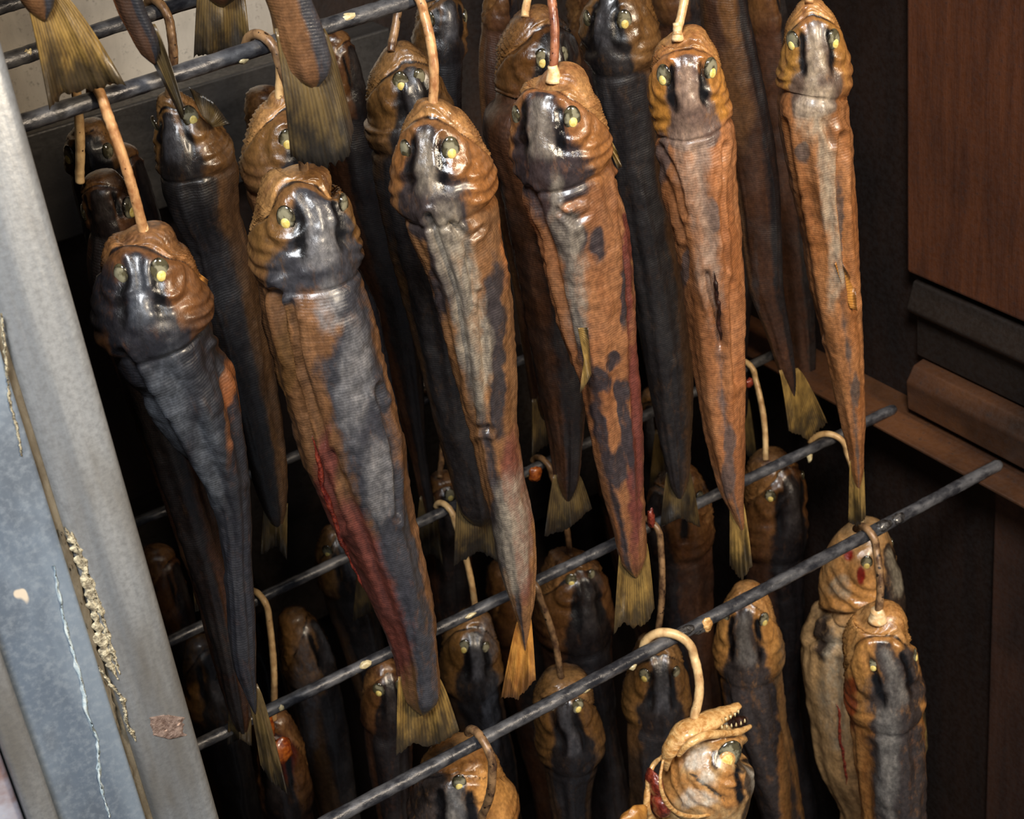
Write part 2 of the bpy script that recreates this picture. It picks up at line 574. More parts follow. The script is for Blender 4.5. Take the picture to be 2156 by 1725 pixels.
    for pl, wpx, dep in creases:
        qd = lerp_poly(pl, 60)
        dmin = np.full(U.shape, 1e9)
        for x_, y_ in qd:
            dmin = np.minimum(dmin, np.hypot(px[..., 0] - x_, (px[..., 1] - y_) * 0.6))
        bd = bd - (dep * np.exp(-(dmin / wpx) ** 2) - 0.5 * dep * np.exp(-((dmin - 2.2 * wpx) / wpx) ** 2)) * (facing > -0.1)
    V = base + nrm * ((hd + bd) * np.minimum(a, a.max())[:, None])[..., None]
    # ---- colour fields (broken up by noise in the material)
    fa = t / math.pi
    wv = dkw * (1 + 0.25 * fo)
    dk = np.clip(0.5 + (wv - fa) * 4.0, 0, 1.2) * sm(0.9, 1.1, U)
    cw = crown * (0.55 + 0.9 * sm(0.1, 0.95, U)) * (1 + 0.3 * fbm(pn * 1.5, seed + 9, 2))
    dk = np.maximum(dk, np.clip(0.5 + (cw - fa) * 7, 0, 1.2) * sm(0.13, 0.2, U) * sm(1.25, 1.0, U))
    gy = np.clip(0.5 + (cw * 0.45 - fa) * 7, 0, 0.75) * sm(0.16, 0.24, U) * sm(0.85, 0.6, U)
    bk = 0.75 * np.exp(-((t - 0.62 * te) / 0.2) ** 2) * sm(0.16, 0.3, U) * sm(0.9, 0.6, U)
    if jaw:
        bk = np.maximum(bk, 0.62 * np.exp(-((U - um) / 0.022) ** 2) * sm(2.2, 1.6, t))
    bl = np.clip(0.5 + (fa - belly) * 5, 0, 1.2)
    gd = headgold * np.clip(0.62 - 0.5 * np.abs(U - 0.5), 0, 1) * sm(1.12, 0.98, U)
    rd = np.zeros_like(U)
    lp = lipw * sm(um + 0.01, um - 0.02, U) * (0.7 + 0.4 * np.exp(-((U - um + 0.03) / 0.025) ** 2)) if jaw else np.zeros_like(U)
    fld = dict(lp=lp, dk=dk, gy=gy, bk=bk, bl=bl, gd=gd, rd=rd)
    for bq in blot:
        key, x, y, rx, ry = bq[:5]
        sg = bq[5] if len(bq) > 5 else 1
        ang = math.radians(bq[6]) if len(bq) > 6 else 0.24 * (1 if y > neck else 0) * 0
        dx, dy = px[..., 0] - x, px[..., 1] - y
        dx, dy = dx * math.cos(ang) + dy * math.sin(ang), -dx * math.sin(ang) + dy * math.cos(ang)
        rm = min(rx, ry)
        wq = np.stack([px[..., 0] / (rm * 1.1), px[..., 1] / (rm * 1.5), U * 0 + x * 0.37], -1)
        dx, dy = dx + 0.55 * rm * fbm(wq, seed + 40, 2), dy + 0.8 * rm * fbm(wq, seed + 50, 2)
        e = np.sqrt((dx / rx) ** 2 + (dy / ry) ** 2)
        v = np.clip(0.5 + (1 - e) * 0.9, 0, 1.1) * (facing > -0.2)
        fld[key] = np.maximum(fld[key], v) if sg > 0 else np.minimum(fld[key], 1 - v)
    fld['fs'] = SS
    fld['fa'] = fa
    fld['hw'] = sm(1.05, 0.9, U)
    fld['bd'] = bodyw * sm(s[-1], s[-1] * 0.9, SS)
    org = Cn[0]
    VV = np.concatenate([V.reshape(-1, 3), Cn[:1], Cn[-1:]])
    fs = grid_faces(nr, nt)
    fs += [(nr * nt, (j + 1) % nt, j) for j in range(nt)]
    bb = (nr - 1) * nt
    fs += [(nr * nt + 1, bb + j, bb + (j + 1) % nt) for j in range(nt)]
    # outward winding
    i0, j0 = nr // 2, nt // 4
    fn = np.cross(V[i0, j0 + 1] - V[i0, j0], V[i0 + 1, j0] - V[i0, j0])
    if fn @ nrm[i0, j0] < 0:
        fs = [q_[::-1] for q_ in fs]
    at = {kx: np.r_[v.ravel(), v.ravel()[0], v.ravel()[-1]] for kx, v in fld.items()}
    o = mesh('smoked_trout', VV, fs, mat, None, org, True, at)
    tag(o, label, 'fish', group)
    # ---- eyes, both of them
    done = set()
    for (i, j) in eij:
        for jj in ((j,) if len(eij) > 1 else (j, (nt - j) % nt)):
            if jj in done or any(abs(jj - x) < 5 for x in done):
                continue
            done.add(jj)
            p, nn = V[i, jj], nrm[i, jj]
            far = jj != j
            er = eyer * (0.0054 if far else 0.0066)
            ev, ef = dome(p - nn * (0.0026 if side else 0.0012) - T[i] * er * 0.2, nn, T[i], er * 1.12, er * 0.8, 0.0021)
            eo = mesh('eye', ev, ef, M_eyew, o, org, True, {'er': np.repeat(np.arange(9) / 8, 20)})
            if far:
                continue
            if side:
                iv, i_f = dome(p - nn * 0.0013 + T[i] * er * 0.1, nn, T[i], er * 0.68, er * 0.6, 0.0019, 20, 7)
                mesh('iris', iv, i_f, M_jawl, eo, org)
            pv, pf = dome(p + nn * (0.0002 if side else 0.0003) + T[i] * er * 0.12, nn, T[i], er * 0.5, er * 0.4, 0.0013, 16, 7)
            mesh('pupil', pv, pf, M_pupil, eo, org)
    # ---- tail fin
    tm = tailmat or M_fin
    if tail is None and ext:
        x0, y0, w0 = cx[-2], ys[-2], wd[-2]
        tail = dict(base=[(x0 - w0 / 2, y0 - 15), (x0 + w0 / 2, y0 - 15)],
                    tips=[(x0 - w0, y0 + 130), (x0 + 10, y0 + 105), (x0 + w0 * 1.1, y0 + 130)])
    if tail:
        fin('tail_fin', o, org, tail['base'], tail['tips'], Y + dYtail + tail.get('dY', 0), tail.get('mat', tm), curl=tail.get('curl', 0.003), seed=seed)
    for fq in fins:
        nm, bs, tp, fm, oy = fq
        fin(nm, o, org, bs, tp, Y + oy, fm, n=21, m=8, rip=0.0006, curl=0.001, seed=seed + 3)
    FISH[label] = dict(o=o, V=V, nrm=nrm, px=px, org=org, u=u, th=th, s=s, facing=facing, Y=Y, Cn=Cn)
    return o


def strip_part(name, fish, pts, rad, mat, lift=0.0, n=60, jag=0.3, seed=1):
    """a ragged ridge of flesh lying on the fish along picture points"""
    d = FISH[fish['label']]
    q = lerp_poly(pts, n)
    W = []
    for x, y in q:
        dd = np.hypot(d['px'][..., 0] - x, d['px'][..., 1] - y) + (d['facing'] < 0.0) * 1e5
        i = np.unravel_index(np.argmin(dd), dd.shape)
        p = d['V'][i]
        W.append(p + d['nrm'][i] * lift)
    W = np.array(W)
    for _ in range(3):
        W[1:-1] = (W[:-2] + 2 * W[1:-1] + W[2:]) / 4
    tt = np.linspace(0, 1, n)
    rr = rad * np.minimum(1, 6 * np.minimum(tt, 1 - tt) + 0.15) * (1 + jag * vnoise(np.stack([tt * n * 0.35, tt * 0, tt * 0], -1), seed))
    V, fs = tube(W, rr, 10)
    V += 0.25 * rad * vnoise(V * 700, seed)[:, None]
    return mesh(name, V, fs, mat, fish, d['org'])


def lump(name, parent, org, x, y, Y, rx, ry, rz, mat, seed=0, amp=0.35):
    p = P(x, y, Y)
    n, m = 20, 12
    V = []
    for i in range(m):
        f = math.pi * (i + 0.5) / m
        for j in range(n):
            qd = 2 * math.pi * j / n
            v = np.array([math.sin(f) * math.cos(qd), math.sin(f) * math.sin(qd), math.cos(f)])
            r = 1 + amp * float(fbm(v * 1.8 + seed * 3.1, seed, 2))
            V.append(p + r * v * np.array([rx, ry, rz]))
    V += [p + np.array([0, 0, rz]), p - np.array([0, 0, rz])]
    fs = grid_faces(m, n)
    fs = [f[::-1] for f in fs]
    fs += [(m * n, j, (j + 1) % n) for j in range(n)]
    b = (m - 1) * n
    fs += [(m * n + 1, b + (j + 1) % n, b + j) for j in range(n)]
    return mesh(name, V, fs, mat, parent, org)


# ---------------------------------------------------------------- setting: the smoker cabinet
def soot_steel(name, c1, c2, c3, streak=(26, 26, 3), rough=0.55, metal=0.25, sootlo=0.45, soothi=0.75):
    t = NT(name)
    a = t.noise(1, streak, 6, 0.65, 0.3)
    b = t.noise(7, (1, 1, 1), 4, 0.55, 0.4, 2)
    f = t.noise(210, (1, 1, 1), 4, 0.7, 0, 4)
    c = t.mix(t.rng(a, 0.35, 0.68), lin(c1), lin(c2))
    c = t.mix(t.rng(b, sootlo, soothi), c, lin(c3))
    c = t.mix(t.rng(f, 0.56, 0.7, 0, 0.6), c, lin(c3))
    return t.set(Base_Color=c, Roughness=t.rng(f, 0.3, 0.7, rough - 0.12, rough + 0.15), Metallic=metal,
                 Normal=t.bump(f, 0.35, 0.001, t.bump(a, 0.3, 0.003)))


M_back = soot_steel('back_steel', (206, 196, 180), (168, 158, 144), (84, 78, 70), (14, 14, 4), 0.5, 0.1, 0.52, 0.8)
M_sootshade = soot_steel('soot_shade_steel', (30, 20, 15), (44, 28, 19), (12, 9, 8), rough=0.6)  # soot, plus the shade on back and right walls in its dark tone
M_rust = soot_steel('rusted_steel', (92, 50, 26), (70, 37, 20), (36, 19, 12), (95, 95, 9), 0.6, 0.1, 0.4, 0.85)
M_rustlit = soot_steel('rusted_lit_steel', (64, 40, 28), (46, 28, 20), (24, 17, 13), (44, 44, 3.5), 0.6, 0.1, 0.45, 0.8)
M_rail = soot_steel('rail_steel', (92, 58, 34), (66, 41, 26), (26, 19, 15), (30, 6, 30), 0.5, 0.15)
M_raild = soot_steel('dark_rail_steel', (28, 22, 18), (40, 31, 25), (12, 10, 9), (30, 6, 30), 0.5, 0.15)
M_beam = soot_steel('beam_steel', (64, 60, 56), (44, 41, 38), (26, 23, 21), (8, 30, 30), 0.45, 0.2)

ZT, ZF = 2.25, 0.15
V, fs = box(0.02, 1.0, 0.62, 1.46, 0.0, 0.12)
struct(mesh('floor', V, fs, M_sootshade, smooth=False), 'sooty smoker floor')
V, fs = box(0.02, 1.0, 0.70, 1.46, ZT, ZT + 0.03)
struct(mesh('ceiling', V, fs, M_sootshade, smooth=False))
V, fs = box(0.05, 0.95, 1.42, 1.45, 0.12, ZT)  # dark base holds the shade between the fish; lit parts are separate sheets
struct(mesh('wall_back', V, fs, M_sootshade, smooth=False), 'back wall of the smoker, soot and shade in its dark colour')
V, fs = box(0.10, 0.575, 1.412, 1.42, Z0 - 0.46, ZT)  # lit area of the back wall, its brightness put into a pale sheet
struct(mesh('trim_10', V, fs, M_back, smooth=False), 'pale grey part of the back wall, upper left, lit tone in its colour')
V, fs = box(0.58, 0.70, 1.412, 1.42, Z0 - 0.847, Z0 - 0.59)  # pale only where light reaches the wall between the fish
struct(mesh('trim_11', V, fs, M_back, smooth=False), 'pale grey part of the back wall between the second and third fish, lit tone in its colour')
V, fs = box(0.882, 0.892, 0.60, 0.832, 0.3, Z0 - 0.7625)  # lighter brown for the lit strip; rear edge stands for the rail's shadow edge
struct(bevel(mesh('trim_12', V, fs, M_rustlit, smooth=False), 0.003), 'brown front part of the right wall under the rail, lit tone in its colour')
V, fs = box(0.07, 0.10, 0.745, 1.42, 0.12, ZT)
struct(mesh('wall_left', V, fs, M_sootshade, smooth=False))
V, fs = box(0.892, 0.93, 0.60, 1.42, 0.12, ZT)  # dark colour carries the shade below the rail as well as soot
struct(mesh('wall_right', V, fs, M_sootshade, smooth=False), 'right wall of the smoker, soot and shade in its dark colour')
# rust brown panel on the front part of the right wall, above the rails
V, fs = box(0.872, 0.892, 0.60, 0.925, Z0 - 0.624, ZT)
struct(bevel(mesh('trim_1', V, fs, M_rust, smooth=False), 0.003), 'rust brown steel panel on the right wall')


def extrude_y(prof, y0, y1):
    n = len(prof)
    V = [(x, y0, z) for x, z in prof] + [(x, y1, z) for x, z in prof]
    fs = [(i, (i + 1) % n, n + (i + 1) % n, n + i) for i in range(n)]
    fs += [tuple(range(n))[::-1], tuple(range(n, 2 * n))]
    return V, fs


def zz(p):
    return [(x, Z0 + z) for x, z in p]


for zoff in (0.0, 0.5):
    k = 0 if zoff == 0 else 2
    if zoff == 0:
        V, fs = extrude_y(zz([(0.892, -0.63), (0.876, -0.632), (0.868, -0.655), (0.871, -0.659), (0.880, -0.663), (0.880, -0.704), (0.892, -0.704)]), 0.60, 0.922)
        struct(bevel(mesh('trim_2', V, fs, M_raild, smooth=False), 0.002), 'dark upper ledge rail on the right wall')
        V, fs = extrude_y(zz([(0.892, -0.705), (0.872, -0.709), (0.864, -0.722), (0.866, -0.75), (0.892, -0.752)]), 0.60, 0.918)
        struct(bevel(mesh('trim_3', V, fs, M_rail, smooth=False), 0.002), 'brown ledge rail above the rod ends')
        V, fs = box(0.838, 0.892, 0.60, 1.42, Z0 - 0.7615, Z0 - 0.7583)
        struct(bevel(mesh('trim_4', V, fs, M_rail, smooth=False), 0.0012), 'steel angle carrying the lower rod ends')
    else:
        V, fs = box(0.838, 0.892, 0.93, 1.42, Z0 - 0.2605, Z0 - 0.2573)
        struct(mesh('trim_5', V, fs, M_raild, smooth=False))
V, fs = box(0.10, 0.148, 0.745, 1.42, Z0 - 0.7615, Z0 - 0.7583)
struct(mesh('trim_6', V, fs, M_raild, smooth=False))
V, fs = box(0.10, 0.148, 0.745, 1.42, Z0 - 0.2605, Z0 - 0.2573)
struct(mesh('trim_7', V, fs, M_raild, smooth=False))
# cross beam on the back wall
V, fs = box(0.10, 0.66, 1.385, 1.42, Z0 - 0.553, Z0 - 0.452)
struct(bevel(mesh('trim_8', V, fs, M_beam, smooth=False), 0.002), 'dark steel cross beam on the back wall')
V, fs = box(0.10, 0.892, 1.385, 1.42, Z0 - 1.05, Z0 - 0.845)
struct(bevel(mesh('trim_9', V, fs, M_raild, smooth=False), 0.002), 'dark lower cross beam on the back wall')

# the grey steel door post at the left, front plane Y = 0.70
t = NT('post_steel')
a = t.noise(1, (55, 55, 3), 6, 0.6, 0.5)
b = t.noise(9, (1.6, 1.6, 0.5), 4, 0.6, 0.5, 3)
fz = t.noise(330, (1, 1, 1), 3, 0.6, 0, 6)
sp = t.noise(60, (1, 1, 0.8), 2, 0.5, 0, 9)
c = t.mix(t.rng(a, 0.32, 0.68), lin((124, 128, 132)), lin((160, 160, 158)))
c = t.mix(t.rng(b, 0.44, 0.68), c, lin((104, 98, 88)))
c = t.mix(t.rng(fz, 0.35, 0.75, 0, 0.45), c, lin((96, 95, 94)))
c = t.mix(t.rng(sp, 0.73, 0.755), c, lin((208, 190, 160)))
M_post = t.set(Base_Color=c, Roughness=t.rng(b, 0.3, 0.7, 0.36, 0.55), Metallic=0.35, Normal=t.bump(fz, 0.2, 0.0008, t.bump(a, 0.25, 0.002)))
t = NT('plate_steel')
a = t.noise(1, (30, 30, 7), 6, 0.6, 0.6)
b = t.noise(14, (1, 1, 0.5), 4, 0.6, 0.5, 3)
fz = t.noise(300, (1, 1, 1), 3, 0.6, 0, 6)
sp = t.noise(48, (1, 1, 0.6), 2, 0.5, 0, 9)
c = t.mix(t.rng(a, 0.35, 0.65), lin((104, 116, 130)), lin((134, 146, 158)))
c = t.mix(t.rng(b, 0.5, 0.7, 0, 0.7), c, lin((92, 98, 106)))
c = t.mix(t.rng(fz, 0.4, 0.75, 0, 0.35), c, lin((170, 178, 184)))
c = t.mix(t.rng(sp, 0.74, 0.76), c, lin((230, 214, 190)))
M_plate = t.set(Base_Color=c, Roughness=0.42, Metallic=0.3, Normal=t.bump(a, 0.25, 0.002))
M_seam = simple_mat('seam_grime', (78, 68, 52), (104, 94, 76), 120, (1, 1, 0.3), 0.6, 0, 0.6, 0.003)
M_crust = simple_mat('pale_crust', (112, 102, 84), (206, 194, 162), 260, rough=0.5, bump=0.9, bdist=0.003)
M_rustp = simple_mat('rust_patch', (92, 72, 62), (132, 112, 100), 330, rough=0.7, bump=0.9, c3=(190, 160, 140), t3=0.64, s3=260)
YP = 0.70
xr, xm, xl, xe = 0.1565, 0.1185, 0.074, 0.060


def post_prof(x0, x1, y0, y1, r, n=6):
    pr = []
    for cx_, cy_, a0 in ((x1 - r, y0 + r, -90), (x1 - r, y1 - r, 0), (x0 + r, y1 - r, 90), (x0 + r, y0 + r, 180)):
        for i in range(n + 1):
            an = math.radians(a0 + 90 * i / n)
            pr.append((cx_ + r * math.cos(an), cy_ + r * math.sin(an)))
    return pr


def prism_z(prof, z0, z1):
    n = len(prof)
    V = [(x, y, z0) for x, y in prof] + [(x, y, z1) for x, y in prof]
    fs = [(i, (i + 1) % n, n + (i + 1) % n, n + i) for i in range(n)] + [tuple(range(n))[::-1], tuple(range(n, 2 * n))]
    return V, fs


V, fs = prism_z(post_prof(xm + 0.0035, xr, YP, YP + 0.042, 0.007), 0.0, ZT + 0.03)
post = struct(mesh('door_1', V, fs, M_post), 'grey steel door post at the left')
V, fs = prism_z(post_prof(xl, xm - 0.0005, YP - 0.001, YP + 0.03, 0.0022), 0.0, ZT + 0.03)
mesh('face_plate', V, fs, M_plate, post)
V, fs = prism_z(post_prof(xm - 0.002, xm + 0.0055, YP + 0.005, YP + 0.03, 0.002), 0.0, ZT + 0.03)
mesh('seam_filler', V, fs, M_seam, post)
V, fs = prism_z(post_prof(xe + 0.001, xl + 0.001, YP - 0.012, YP + 0.02, 0.003), 0.0, ZT + 0.03)
mesh('edge_flange', V, fs, M_post, post)
V, fs = prism_z(post_prof(-0.06, xe, YP - 0.004, YP + 0.02, 0.002), 0.0, ZT + 0.03)
mesh('rusty_side_plate', V, fs, simple_mat('side_plate_rust', (126, 84, 62), (176, 178, 190), 26, (1, 1, 0.8), 0.5, 0.2, 0.5, c3=(222, 200, 170), t3=0.68, s3=60), post)


def crust(name, pts, wid, mat, yf, n=90, seed=0, h=0.0012, wmin=0.25):
    """a thin crust of weld and scale lying on the post face"""
    q = lerp_poly(pts, n)
    V = []
    m = 9
    for i, (x, y) in enumerate(q):
        e = min(1, 8 * min(i / (n - 1), 1 - i / (n - 1)) + 0.1)
        w1 = wid * e * (wmin + (1 - wmin) * (0.5 + 0.5 * float(vnoise([i * 0.22, 1, seed]))))
        for j in range(m):
            f = j / (m - 1) * 2 - 1
            p = P(x + f * w1 + 3 * float(vnoise([i * 0.5, j, seed + 3])), y, yf)
            hh = h * (1 - f * f) * (0.6 + 0.6 * abs(float(vnoise([i * 0.8, j * 0.9, seed + 5]))))
            V.append(p + np.array([0, -hh if 0 < j < m - 1 else 0.0006, 0]))
    return mesh(name, V, grid_faces(n, m, False), mat, post)


crust('weld_crust', [(135, 1110), (165, 1165), (190, 1240), (205, 1320), (225, 1390), (248, 1430)], 19, M_crust, YP + 0.0004, n=140, seed=2, h=0.0008, wmin=0.1)
crust('weld_crust', [(150, 1120), (182, 1200), (214, 1290), (236, 1370), (252, 1420)], 8, M_crust, YP + 0.0002, n=120, seed=23, h=0.0006, wmin=0.05)
crust('rust_stain', [(128, 1120), (160, 1230), (190, 1340), (218, 1440), (250, 1560)], 14, M_seam, YP + 0.0006, n=80, seed=27, h=0.0004, wmin=0.6)
crust('weld_crust', [(205, 1400), (232, 1440), (258, 1470), (266, 1520), (285, 1560)], 7, M_crust, YP + 0.0003, n=110, seed=5, h=0.0007, wmin=0.1)
crust('weld_crust', [(2, 660), (12, 760), (20, 850), (35, 900), (45, 960)], 4, M_crust, YP - 0.001, seed=8)
crust('pale_run', [(112, 1190), (140, 1330), (170, 1430), (182, 1500), (205, 1560), (208, 1640), (230, 1720)], 6, simple_mat('pale_run', (150, 168, 176), (196, 206, 206), 200, rough=0.5), YP - 0.001, seed=11)
crust('rust_band', [(350, 1506), (353, 1530), (358, 1556)], 40, M_rustp, YP - 0.0004, n=30, seed=14, h=0.0003, wmin=0.85)
crust('rust_stain', [(240, 1570), (262, 1640), (285, 1725), (300, 1790)], 28, M_seam, YP + 0.0005, n=40, seed=17, h=0.0006, wmin=0.6)

# ---------------------------------------------------------------- rods
ZU, ZL = Z0 - 0.25195, Z0 - 0.7545


def rod(label, p, q, z, x0=0.135, x1=0.864, seed=0, r=0.0045):
    a, b = PZ(*p, z), PZ(*q, z)
    dirv = (b - a) / (b - a)[0]
    A, B = a + dirv * (x0 - a[0]), a + dirv * (x1 - a[0])
    n = 220
    pts = A + np.linspace(0, 1, n)[:, None] * (B - A)
    tt = np.linspace(0, 1, n)
    rad = r * (1 + 0.05 * vnoise(np.stack([tt * 60, tt * 0, tt * 0 + seed], -1), seed))
    rad[0] = rad[-1] = r * 0.75
    V, fs = tube(pts, rad, 18)
    V += (r * 0.09 * fbm(V * 350, seed, 2))[:, None] * np.array([0, 0.3, 1])
    o = mesh('rack_rod', V, fs, M_rod, None, A)
    tag(o, label, 'rod', 'rods of the smoker rack')
    return (A, dirv)


RU1 = rod('dark steel rod of the upper tier nearest the front, top left', (45, 260), (845, 5), ZU, seed=1)
RU2 = rod('second dark steel rod of the upper tier, behind the golden tail', (40, 120), (390, 5), ZU, seed=2)
RU3 = rod('third rod of the upper tier, just in the top left corner', (-30, 25), (60, -3), ZU, seed=3)
RL1 = rod('front rod of the lower tier, crossing from bottom centre to right rail', (700, 1725), (2100, 980), ZL, seed=4, r=0.0049)
RL2 = rod('second rod of the lower tier, ending at the right rail behind the front rod', (430, 1562), (1890, 857), ZL, seed=5)
RL3 = rod('third rod of the lower tier, mostly hidden by the hanging fish', (400, 1330), (1232, 935), ZL, seed=6)
RL4 = rod('deepest rod of the lower tier, far back in the dark', (610, 965), (870, 855), ZL, seed=7)


# ---------------------------------------------------------------- hooks
def hook(label, rd, x, end, Y, R_=0.0115, mat=None, yaw=12, wire=0.0027, mid=None, back=158):
    A, dv = rd
    lo, hi = -0.3, 1.2
    for _ in range(50):                       # the point of the rod seen at x
        t_ = (lo + hi) / 2
        if proj(A + dv * t_)[0] < x:
            lo = t_
        else:
            hi = t_
    c0 = A + dv * lo
    e = np.array([math.sin(math.radians(yaw)), -math.cos(math.radians(yaw)), 0])
    zv = np.array([0, 0, 1.0])
    cc = c0 + zv * (0.0045 + wire * 0.9 - R_)
    pts = []
    for an in np.linspace(back, 0, 14):
        q = math.radians(an)
        pts.append(cc + R_ * (math.cos(q) * e + math.sin(q) * zv))
    endp = P(end[0], end[1], Y)
    p1 = pts[-1]
    for f in (0.12, 0.3, 0.5, 0.7, 0.85, 1.0, 1.04):
        b = p1 * (1 - f) + endp * f
        bow = -zv * 0.0 + e * 0.004 * math.sin(math.pi * min(f, 1))
        pts.append(b + bow)
    V, fs = tube(spline(pts, 110), wire * (1 + 0.05 * vnoise(np.stack([np.arange(110) * 0.4, np.zeros(110), np.zeros(110)], -1), int(x))), 12)
    o = mesh('smoking_hook', V, fs, mat or M_hook, None, c0)
    return tag(o, label, 'hook', 'wire hooks holding the fish')


# ---------------------------------------------------------------- fish skins
K = dict
SK_black = fish_mat('charred_skin', (60, 40, 28), (82, 54, 34), (31, 32, 37), (74, 78, 84), (118, 70, 38), (104, 66, 34), (86, 32, 24), 0.4, 1, lip=(150, 104, 60))
SK_brown = fish_mat('brown_skin', (100, 68, 42), (124, 86, 54), (50, 51, 56), (116, 113, 112), (106, 74, 42), (112, 80, 42), (96, 50, 40), 0.36, 2)
SK_grey = fish_mat('grey_brown_skin', (112, 76, 46), (138, 98, 62), (50, 45, 46), (146, 134, 116), (150, 94, 50), (134, 86, 44), (104, 60, 46), 0.34, 3)
SK_coppr = fish_mat('copper_skin', (134, 84, 50), (154, 104, 66), (48, 42, 44), (136, 126, 112), (146, 104, 64), (138, 90, 48), (98, 50, 40), 0.36, 4)
SK_orang = fish_mat('orange_skin', (142, 88, 50), (162, 108, 68), (92, 74, 66), (150, 124, 104), (146, 92, 46), (158, 106, 44), (130, 70, 44), 0.36, 5)
SK_amber = fish_mat('amber_skin', (138, 86, 46), (160, 108, 66), (86, 70, 60), (164, 146, 122), (146, 88, 44), (150, 106, 48), (124, 66, 40), 0.36, 6)
SK_dark = fish_mat('dark_skin', (60, 42, 28), (80, 56, 34), (28, 26, 27), (70, 70, 74), (98, 66, 36), (112, 78, 40), (78, 34, 24), 0.36, 7, lip=(132, 96, 56))
SK_deep = fish_mat('deep_brown_skin', (54, 33, 21), (72, 44, 27), (24, 20, 20), (52, 47, 45), (76, 50, 28), (92, 60, 30), (74, 28, 18), 0.38, 8, lip=(138, 98, 56))
SK_gold = fish_mat('gold_skin', (138, 88, 44), (166, 116, 64), (50, 46, 46), (120, 116, 110), (184, 132, 78), (186, 132, 70), (130, 62, 30), 0.3, 9)
SK_tan = fish_mat('tan_grey_skin', (140, 108, 72), (166, 134, 94), (44, 36, 32), (158, 146, 124), (176, 138, 92), (182, 128, 70), (120, 30, 20), 0.32, 12)
SK_silvr = fish_mat('silver_skin', (176, 140, 92), (204, 172, 122), (66, 54, 42), (216, 208, 192), (202, 150, 88), (168, 116, 62), (160, 50, 28), 0.24, 10, coat=0.6)

# ---------------------------------------------------------------- front row on the upper rod (plane Y = 0.79)
Y1 = 0.79
f1 = smoked_fish('black-backed smoked trout, first of the front row beside the steel post', Y1,
    [(476, 296, 304), (500, 246, 366), (520, 224, 385), (570, 212, 410), (620, 206, 426), (680, 216, 442), (740, 246, 466), (800, 288, 493),
     (900, 350, 514), (1000, 420, 523), (1100, 463, 528), (1200, 474, 530), (1300, 481, 537), (1400, 493, 539), (1455, 514, 541)],
    -10, SK_black, 692, creases=[([(262, 745), (350, 890), (430, 1040), (470, 1200)], 7, 0.16), ([(455, 740), (490, 860), (512, 1000)], 6, 0.12)], k=1.35, seed=3, nr=280, nt=88, dkw=0.52, eyes=[(334, 575)],
    tail=dict(base=[(514, 1440), (542, 1440)], tips=[(548, 1610), (572, 1648), (604, 1668)], mat=M_find, curl=0.012),
    blot=[('bl', 492, 760, 16, 200, 1), ('dk', 480, 780, 9, 220, -1), ('gd', 385, 600, 45, 70), ('dk', 385, 610, 38, 80, -1), ('dk', 250, 640, 60, 70), ('gy', 350, 860, 50, 130, 1), ('gy', 440, 980, 30, 90)],
    fins=[('pectoral_fin', [(408, 570), (418, 600)], [(438, 590), (436, 612), (420, 618)], M_fino, -0.004)])
f2 = smoked_fish('largest smoked trout, brown with a slate grey stripe, second in the front row', Y1,
    [(350, 630, 650), (368, 588, 694), (400, 548, 714), (450, 538, 735), (500, 535, 744), (560, 540, 752), (620, 546, 766), (700, 560, 787), (800, 590, 814),
     (900, 622, 838), (1000, 660, 856), (1100, 706, 876), (1200, 755, 896), (1300, 800, 914), (1400, 834, 922), (1450, 842, 926)],
    20, SK_brown, 565, 1.35, creases=[([(585, 620), (615, 800), (665, 950), (722, 1100)], 7, 0.18), ([(615, 640), (640, 780), (690, 930)], 5, 0.1), ([(790, 820), (830, 950), (838, 1080)], 6, 0.16), ([(700, 950), (770, 1130), (820, 1280)], 6, 0.1)], seed=8, nr=280, nt=88, dkw=0.2, eyes=[(604, 462)], crown=0.24,
    tail=dict(base=[(838, 1425), (924, 1425)], tips=[(834, 1590), (868, 1566), (905, 1572), (935, 1560), (967, 1538)], mat=M_fin, curl=0.004),
    blot=[('dk', 700, 640, 52, 90), ('dk', 735, 740, 50, 130), ('dk', 765, 880, 42, 120), ('dk', 790, 990, 30, 60), ('gy', 690, 640, 26, 60), ('gy', 745, 800, 30, 120), ('gy', 800, 1000, 30, 90, 1),
          ('gy', 675, 500, 36, 60), ('dk', 640, 730, 55, 120, -1, 12), ('dk', 650, 860, 46, 100, -1), ('rd', 770, 1200, 52, 140, 1, -20), ('rd', 830, 1320, 45, 120), ('rd', 690, 1020, 22, 120), ('dk', 862, 1235, 26, 24), ('bl', 600, 800, 14, 200)])
strip_part('belly_slit', f2, [(655, 920), (672, 985), (690, 1040), (708, 1090), (728, 1150), (750, 1200), (775, 1250)], 0.0016, M_red, 0.0006, seed=4)
